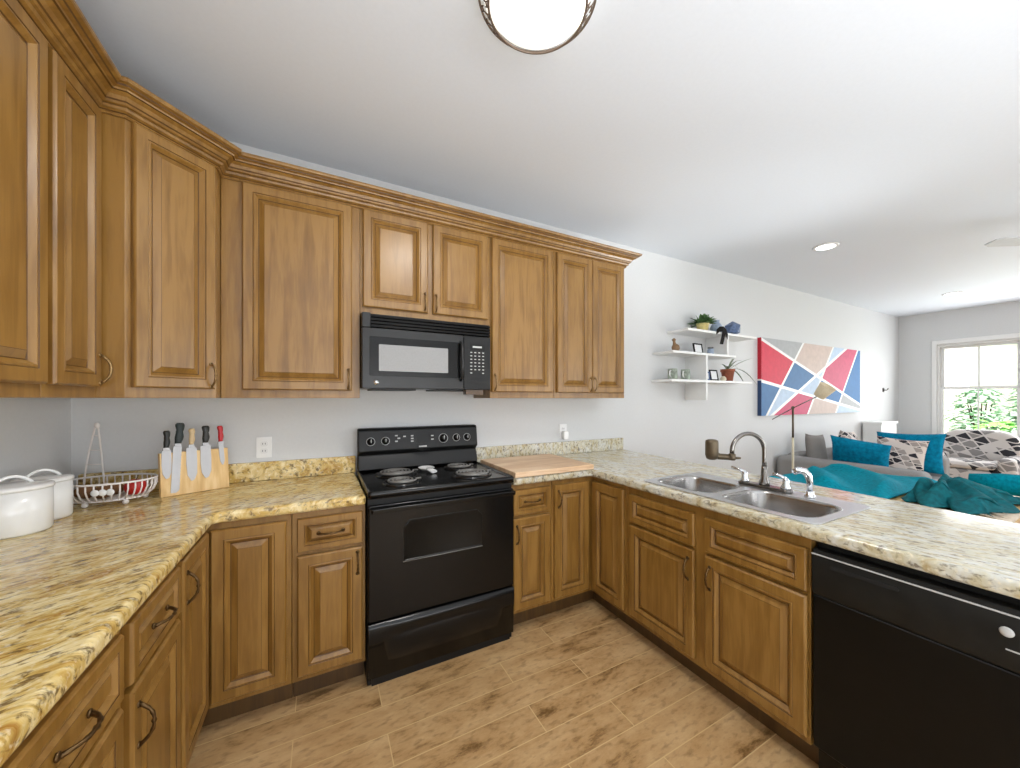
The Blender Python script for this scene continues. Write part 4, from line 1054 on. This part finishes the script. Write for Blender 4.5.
frame('small dark frame right of the divider on lower shelf', 4.33, zl + 0.003, 0.075, 0.085, 'navy', rz=R(-25))
frame('black picture frame in the middle of the lower shelf', 4.45, zl + 0.003, 0.12, 0.11, 'ribbon')
sp_ = thing('spider_plant', 'spiky plant in terracotta pot on the lower shelf', 'plant', (4.75, -0.14, zl))
mb = MB(); mb.lathe([(0, 0), (0.046, 0), (0.062, 0.10), (0.07, 0.102), (0.07, 0.128), (0.06, 0.128), (0.055, 0.11), (0, 0.108)], (0, 0, 0), 28, caps=False); mb.obj('pot', 'terracotta', sp_)
MB().lathe([(0, 0.112), (0.054, 0.112), (0, 0.118)], (0, 0, 0), 20, caps=False).obj('soil', 'soil', sp_)
mb = MB()
for (a, el, L, dr_) in ((-10, 0.9, 0.36, 0.5), (25, 0.8, 0.33, 0.3), (180, 0.9, 0.2, 0.5), (-40, 0.4, 0.36, 0.9), (-75, 0.9, 0.3, 1.2), (95, 1.0, 0.1, 0.4), (-20, 0.55, 0.42, 0.2), (215, 0.9, 0.2, 0.8), (-60, 1.2, 0.26, 0.3), (5, 0.3, 0.34, 0.7)):
    leafquad(mb, (0, 0, 0.115), (math.cos(R(a)) * math.cos(el), math.sin(R(a)) * math.cos(el) * 0.6, math.sin(el)), L, 0.011, dr_, 8)
mb.obj('leaves', 'leafdull', sp_)
tag(MB().lathe([(0, 0), (0.02, 0), (0.03, 0.015), (0.026, 0.035), (0.012, 0.05), (0.0, 0.052)], (0, 0, 0), 18).obj('ornament', 'cream', loc=(4.63, -0.17, zl)), 'small cream ornament left of the terracotta pot', 'ornament')
wh = thing('wall_hook', 'small grey hook on the back wall near the far corner', 'hook', (9.096, -0.0005, 1.508))
MB().prism(rrect(-0.03, 0.03, -0.035, 0.035, 0.01), -0.008, 0, 'y').obj('plate', 'nickel', wh, bevel=0.002)
mb = MB(); mb.tube([(0, -0.008, 0), (0, -0.04, -0.005), (0.0, -0.06, 0.01), (0, -0.062, 0.03)], 0.008, 8); mb.obj('hook', 'nickel', wh)

# ------------------------------------------------------------------ sofa group
def cushion_mesh(w_, h_, t_, n=18, pinch=0.08, seed=0):
    mb = MB(); rnd = random.Random(seed)
    ph = [rnd.uniform(0, 6) for _ in range(6)]
    def P(i, j, s):
        u = -1 + 2 * i / n; v = -1 + 2 * j / n
        prof = ((1 - abs(u) ** 3.2) * (1 - abs(v) ** 3.2)) ** 0.5
        x = w_ / 2 * u * (1 - pinch * (1 - v * v) ** 1 * abs(u) ** 6) ; z = h_ / 2 * v * (1 - pinch * (1 - u * u) * abs(v) ** 6)
        wr = 0.05 * math.sin(3.1 * u + ph[0]) * math.sin(2.3 * v + ph[1]) + 0.03 * math.sin(6 * u + 4 * v + ph[2])
        return (x, s * t_ / 2 * prof * (1 + wr), z)
    vf = [[mb.v(P(i, j, -1)) for j in range(n + 1)] for i in range(n + 1)]
    vb = [[vf[i][j] if i in (0, n) or j in (0, n) else mb.v(P(i, j, 1)) for j in range(n + 1)] for i in range(n + 1)]
    for i in range(n):
        for j in range(n):
            mb.f([vf[i][j], vf[i + 1][j], vf[i + 1][j + 1], vf[i][j + 1]], 0, True)
            mb.f([vb[i][j + 1], vb[i + 1][j + 1], vb[i + 1][j], vb[i][j]], 0, True)
    return mb
def cushion(label, mat, w_, h_, t_, loc, rot, seed=0, group='cushions on the sofa'):
    o = cushion_mesh(w_, h_, t_, seed=seed).obj('cushion', mat, loc=loc, rot=rot)
    return tag(o, label, 'cushion', group)
SO0, SO1 = 5.85, 7.64
sf = thing('sofa', 'grey fabric sofa along the back wall under the painting', 'sofa', (0, 0, 0))
MB().box(SO0 + 0.02, SO1 - 0.02, -1.05, -0.10, 0.09, 0.25).obj('base', 'sofa', sf, bevel=0.02)
MB().box(SO0 + 0.22, SO1 - 0.22, -0.20, -0.03, 0.251, 0.70).obj('backrest', 'sofa', sf, bevel=0.06, bseg=4)
for x0, yf in ((SO0, -1.32), (SO1 - 0.21, -1.08)):
    MB().box(x0, x0 + 0.21, yf, -0.03, 0.09, 0.685).obj('arm', 'sofa', sf, bevel=0.06, bseg=4)
xm = (SO0 + SO1) / 2
for x0, x1 in ((SO0 + 0.215, xm - 0.004), (xm + 0.004, SO1 - 0.215)):
    MB().box(x0, x1, -1.10, -0.205, 0.255, 0.45).obj('seat_cushion', 'sofa', sf, bevel=0.045, bseg=4)
for x in (SO0 + 0.08, SO1 - 0.08):
    for y in (-0.98, -0.12): MB().lathe([(0.02, 0.0005), (0.03, 0.09)], (x, y, 0), 14).obj('leg', 'soil', sf)
cushion('plain grey cushion at the near end of the sofa', 'greyc', 0.35, 0.46, 0.10, (6.27, -0.285, 0.71), (R(-9), R(4), R(-6)), 1)
cushion('large teal velvet cushion leaning behind the near sofa arm', 'teal', 0.54, 0.44, 0.18, (6.28, -0.69, 0.71), (R(20), R(7), R(-90)), 2)
cushion('patterned cushion lying at back of sofa behind the teal velvet one', 'shardsc', 0.46, 0.48, 0.14, (7.04, -0.325, 0.71), (R(-9), R(5), R(4)), 3)
cushion('pale patterned cushion on the far half of the sofa, facing the kitchen', 'shardsc', 0.46, 0.42, 0.15, (7.06, -0.79, 0.69), (R(-16), R(3), R(-88)), 4)
cushion('teal cushion behind the pale patterned cushion at the far sofa end', 'teal', 0.62, 0.48, 0.13, (7.275, -0.81, 0.72), (R(-15), R(-2), R(-90)), 5)
ec = thing('side_cabinet', 'low white cabinet in the corner beyond the sofa', 'cabinet', (8.28, 0, 0))
MB().box(0, 0.56, -0.24, -0.02, 0.0005, 0.985).obj('cabinet_body', 'white', ec, bevel=0.004)
MB().box(-0.015, 0.575, -0.255, -0.018, 0.9855, 1.015).obj('cabinet_top', 'white', ec, bevel=0.004)

# armchair under the window
ac = thing('armchair', 'grey armchair with shard pattern under the far window', 'armchair', (9.0, -0.99, 0), R(-90))
MB().box(-0.34, 0.34, -0.40, 0.19, 0.12, 0.42).obj('seat_base', 'shards', ac, bevel=0.04, bseg=3)
MB().box(-0.26, 0.26, -0.42, 0.18, 0.425, 0.52).obj('seat_cushion', 'shards', ac, bevel=0.05, bseg=4)
mb = MB(); bp_ = []
for i in range(25):
    a = PI * i / 24; bp_.append((0.37 * math.copysign(abs(math.cos(a)) ** 0.5, math.cos(a)), 0.62 + 0.30 * abs(math.sin(a)) ** 0.6))
mb.prism([(0.37, 0.12)] + bp_ + [(-0.37, 0.12)], 0.2, 0.42, 'y'); mb.obj('backrest', 'shards', ac, bevel=0.05, bseg=4)
for x0 in (-0.41, 0.27): MB().box(x0, x0 + 0.15, -0.40, 0.19, 0.14, 0.60).obj('arm', 'shards', ac, bevel=0.05, bseg=4)
for x, y in ((-0.3, -0.34), (0.3, -0.34), (-0.3, 0.3), (0.3, 0.3)): MB().lathe([(0.018, 0.0005), (0.028, 0.12)], (x, y, 0), 12).obj('leg', 'soil', ac)

# wooden table behind the peninsula, with throws
TX0, TX1, TY0, TY1, TZ = 3.95, 5.0, -2.45, -0.92, 0.745
wt = thing('dining_table', 'tan wooden table behind the peninsula under teal throws', 'table', (0, 0, 0))
mb = MB(); nb = 9
for k in range(nb):
    y0 = TY0 + (TY1 - TY0) * k / nb; mb.box(TX0, TX1, y0 + 0.002, y0 + (TY1 - TY0) / nb - 0.002, TZ - 0.035, TZ)
mb.obj('tabletop', 'tan', wt, bevel=0.003)
MB().box(TX0 + 0.08, TX1 - 0.08, TY0 + 0.08, TY1 - 0.08, TZ - 0.11, TZ - 0.0355).obj('apron', 'tan', wt)
for x in (TX0 + 0.09, TX1 - 0.09):
    for y in (TY0 + 0.09, TY1 - 0.09): MB().box(x - 0.035, x + 0.035, y - 0.035, y + 0.035, 0.0005, TZ - 0.1105).obj('leg', 'tan', wt, bevel=0.004)
def throw(name, label, mat, x0, x1, y0, y1, zf, nx=60, ny=60, warp=None):
    mb = MB(); g = []
    for i in range(nx + 1):
        row = []
        for j in range(ny + 1):
            u, v = i / nx, j / ny
            x = x0 + (x1 - x0) * u; y = y0 + (y1 - y0) * v
            if warp: x, y = warp(x, y, u, v)
            row.append(mb.v((x, y, zf(x, y, u, v))))
        g.append(row)
    for i in range(nx):
        for j in range(ny): mb.f([g[i][j], g[i + 1][j], g[i + 1][j + 1], g[i][j + 1]], 0, True)
    o = mb.obj(name, mat)
    s_ = o.modifiers.new('solid', 'SOLIDIFY'); s_.thickness = 0.008; s_.offset = 1
    return tag(o, label, 'throw blanket')
def zf1(x, y, u, v):
    w1 = 0.5 + 0.5 * math.sin(15 * (x * 0.75 - y) + 2.0 * math.sin(3 * x + 2 * y)); w2 = 0.5 + 0.5 * math.sin(29 * (x * 0.5 - y * 0.8) + 1.7 * math.sin(5 * y))
    edge = min(1, 8 * min(u, 1 - u, v, 1 - v))
    return TZ + 0.012 + (0.05 * w1 ** 2 + 0.016 * w2) * edge
throw('throw_blanket', 'bright teal throw spread over the left end of the table', 'tealthrow', 3.98, 4.97, -1.62, -0.935, zf1)
def zf2(x, y, u, v):
    dx, dy = (x - 4.33) / 0.30, (y + 1.76) / 0.17
    r = math.hypot(dx, dy); ang = math.atan2(dy, dx)
    folds = 0.5 + 0.5 * math.sin(7 * ang + 2.2 * r + 0.8 * math.sin(6 * dx))
    edge = min(1, 6 * min(u, 1 - u, v, 1 - v))
    return TZ + 0.012 + edge * (0.085 * math.exp(-r * r * 0.9) + 0.075 * folds ** 2 * math.exp(-0.35 * r) * min(1, 2 * r))
def wp2(x, y, u, v): return x + 0.05 * math.sin(5 * v * PI), y + 0.04 * math.sin(4 * u * PI)
throw('throw_blanket', 'deep teal throw bunched in folds with pale tassel fringe', 'tealdark', 4.05, 4.72, -2.03, -1.70, zf2, 90, 90, warp=wp2)
fr2 = MB()
for k in range(22):
    fr2.tube([(4.06 + 0.016 * k, -2.0 + 0.03 * math.sin(k), TZ + 0.012), (4.05 + 0.016 * k, -2.05 - 0.01 * math.sin(2 * k), TZ + 0.006), (4.045 + 0.016 * k, -2.085, TZ + 0.005)], [0.005, 0.004, 0.005], 6)
fro = fr2.obj('fringe', 'fringe'); fro.parent = [o for o in COL.objects if o.name.startswith('throw_blanket')][-1]
fro['label'] = 'pale tassel fringe'
rl = MB()
pts = [(4.86, -2.26, TZ + 0.063), (4.88, -2.08, TZ + 0.076), (4.89, -1.92, TZ + 0.076), (4.89, -1.78, TZ + 0.063)]
rl.tube(pts, [0.05, 0.068, 0.068, 0.05], 24)
rlo = rl.obj('rolled_throw', 'tealthrow')
for v in rlo.data.vertices: v.co += Vector((0, 0, 0.006 * math.sin(v.co.y * 60)))
tag(rlo, 'rolled teal throw lying at the right end of the table', 'throw blanket')

# boom floor lamp in front of the painting
fl_ = thing('floor_lamp', 'boom floor lamp with slim bronze pole and tilted beige shade', 'floor lamp', (5.75, -0.276, 0))
fl_.location = (5.45, -0.42, 0)
LX, LY = fl_.location.x, fl_.location.y
mb = MB(); mb.lathe([(0, 0.0005), (0.14, 0.0005), (0.14, 0.012), (0.03, 0.03), (0, 0.03)], (0, 0, 0), 32); mb.obj('lamp_base', 'bronze', fl_)
MB().tube([(0, 0, 0.0305), (0, 0, 0.95)], 0.011, 12).obj('lower_pole', 'cream', fl_)
MB().tube([(0, 0, 0.951), (0, 0, 1.27)], 0.010, 12).obj('upper_pole', 'bronze', fl_)
pv = MB(); pv.ball((0, 0, 1.272), 0.016, seg=14); pv.obj('pivot', 'bronze', fl_)
a0 = Vector((0, 0.19, 1.13)); a1 = Vector((0, -0.205, 1.375))
a0 = Vector((0, 0.20, 1.135)); 
MB().tube([a0 + Vector((-0.02, 0, 0)), Vector((-0.02, 0, 1.262)), a1 + Vector((-0.02, 0, 0))], 0.005, 8).obj('boom', 'nickel', fl_)
TS = Matrix.Rotation(R(-28), 3, 'X')
mb = MB(); mb.lathe([(0.050, -0.065), (0.074, 0.065), (0.072, 0.065), (0.048, -0.065)], (-0.02, -0.285, 1.44), 32, T=Matrix.Rotation(R(38), 3, 'X'), caps=False); mb.obj('lamp_shade', 'shade', fl_)
mb = MB(); mb.tube([a1 + Vector((-0.02, 0, 0)), (-0.02, -0.25, 1.40), (-0.02, -0.285, 1.43)], 0.006, 8); mb.lathe([(0.012, -0.035), (0.026, 0.0), (0.026, 0.02), (0.0, 0.035)], (-0.02, -0.285, 1.44), 16); mb.obj('bulb_holder', 'nickel', fl_)

# ------------------------------------------------------------------ outdoors beyond the window
struct(MB().box(RX + 0.2, 40, -16, 14, -0.25, -0.15), 'ground', 'grass', 'grass outside the window')
ho = thing('neighbour_house', 'pale house wall outside at the left of the window', 'house', (15.5, 0, 0))
MB().box(0, 6, 0.35, 6, -0.15, 4.2).obj('house_wall', 'stucco', ho)
mb = MB(); mb.prism([(0.0, 4.205), (6.7, 4.205), (3.2, 6.0)], -0.3 + 0.4, 6.3, 'x'); o = mb.obj('roof', 'terracotta', ho); 
def bush(label, x, y, rx, ry, h, n, mat, seed, group):
    b = thing('shrub', label, 'shrub', (x, y, -0.15), 0, group); rnd = random.Random(seed)
    mb = MB()
    for k in range(n):
        a = rnd.uniform(0, 2 * PI); t = rnd.uniform(0, 1); rr_ = math.sin(PI * (0.12 + 0.8 * t)) ** 0.6 * rnd.uniform(0.6, 1.08)
        p = Vector((rx * rr_ * math.cos(a), ry * rr_ * math.sin(a), 0.15 + (h - 0.15) * t))
        leafquad(mb, p, (math.cos(a) + rnd.uniform(-.5, .5), math.sin(a) + rnd.uniform(-.5, .5), rnd.uniform(-.3, .8)), rnd.uniform(0.14, 0.26), 0.06, 0.4, 3)
    mb.obj('foliage', mat, b)
    mb = MB()
    for k in range(5):
        a = k * 1.3; mb.tube([(0.04 * math.cos(a), 0.04 * math.sin(a), 0), (rx * 0.3 * math.cos(a), ry * 0.3 * math.sin(a), h * 0.5), (rx * 0.5 * math.cos(a), ry * 0.5 * math.sin(a), h * 0.8)], [0.03, 0.02, 0.01], 6)
    mb.obj('stem', 'soil', b)
bush('waist-high pale green shrub outside the window, left of the pane divider', 14.6, 0.02, 0.42, 0.40, 1.75, 420, 'bush', 1, 'shrubs outside')
bush('broad green shrub outside the window, right of the pane divider', 13.4, -1.0, 0.40, 0.40, 1.8, 460, 'bush', 2, 'shrubs outside')
bush('low lime-green shrub just outside the window above the armchair', 12.0, -0.66, 0.20, 0.20, 1.1, 130, 'bushlime', 3, 'shrubs outside')
bush('tall pale hedge shrub standing farthest outside the window', 22.5, -2.2, 1.7, 1.7, 3.6, 1500, 'bushpale', 4, 'shrubs outside')
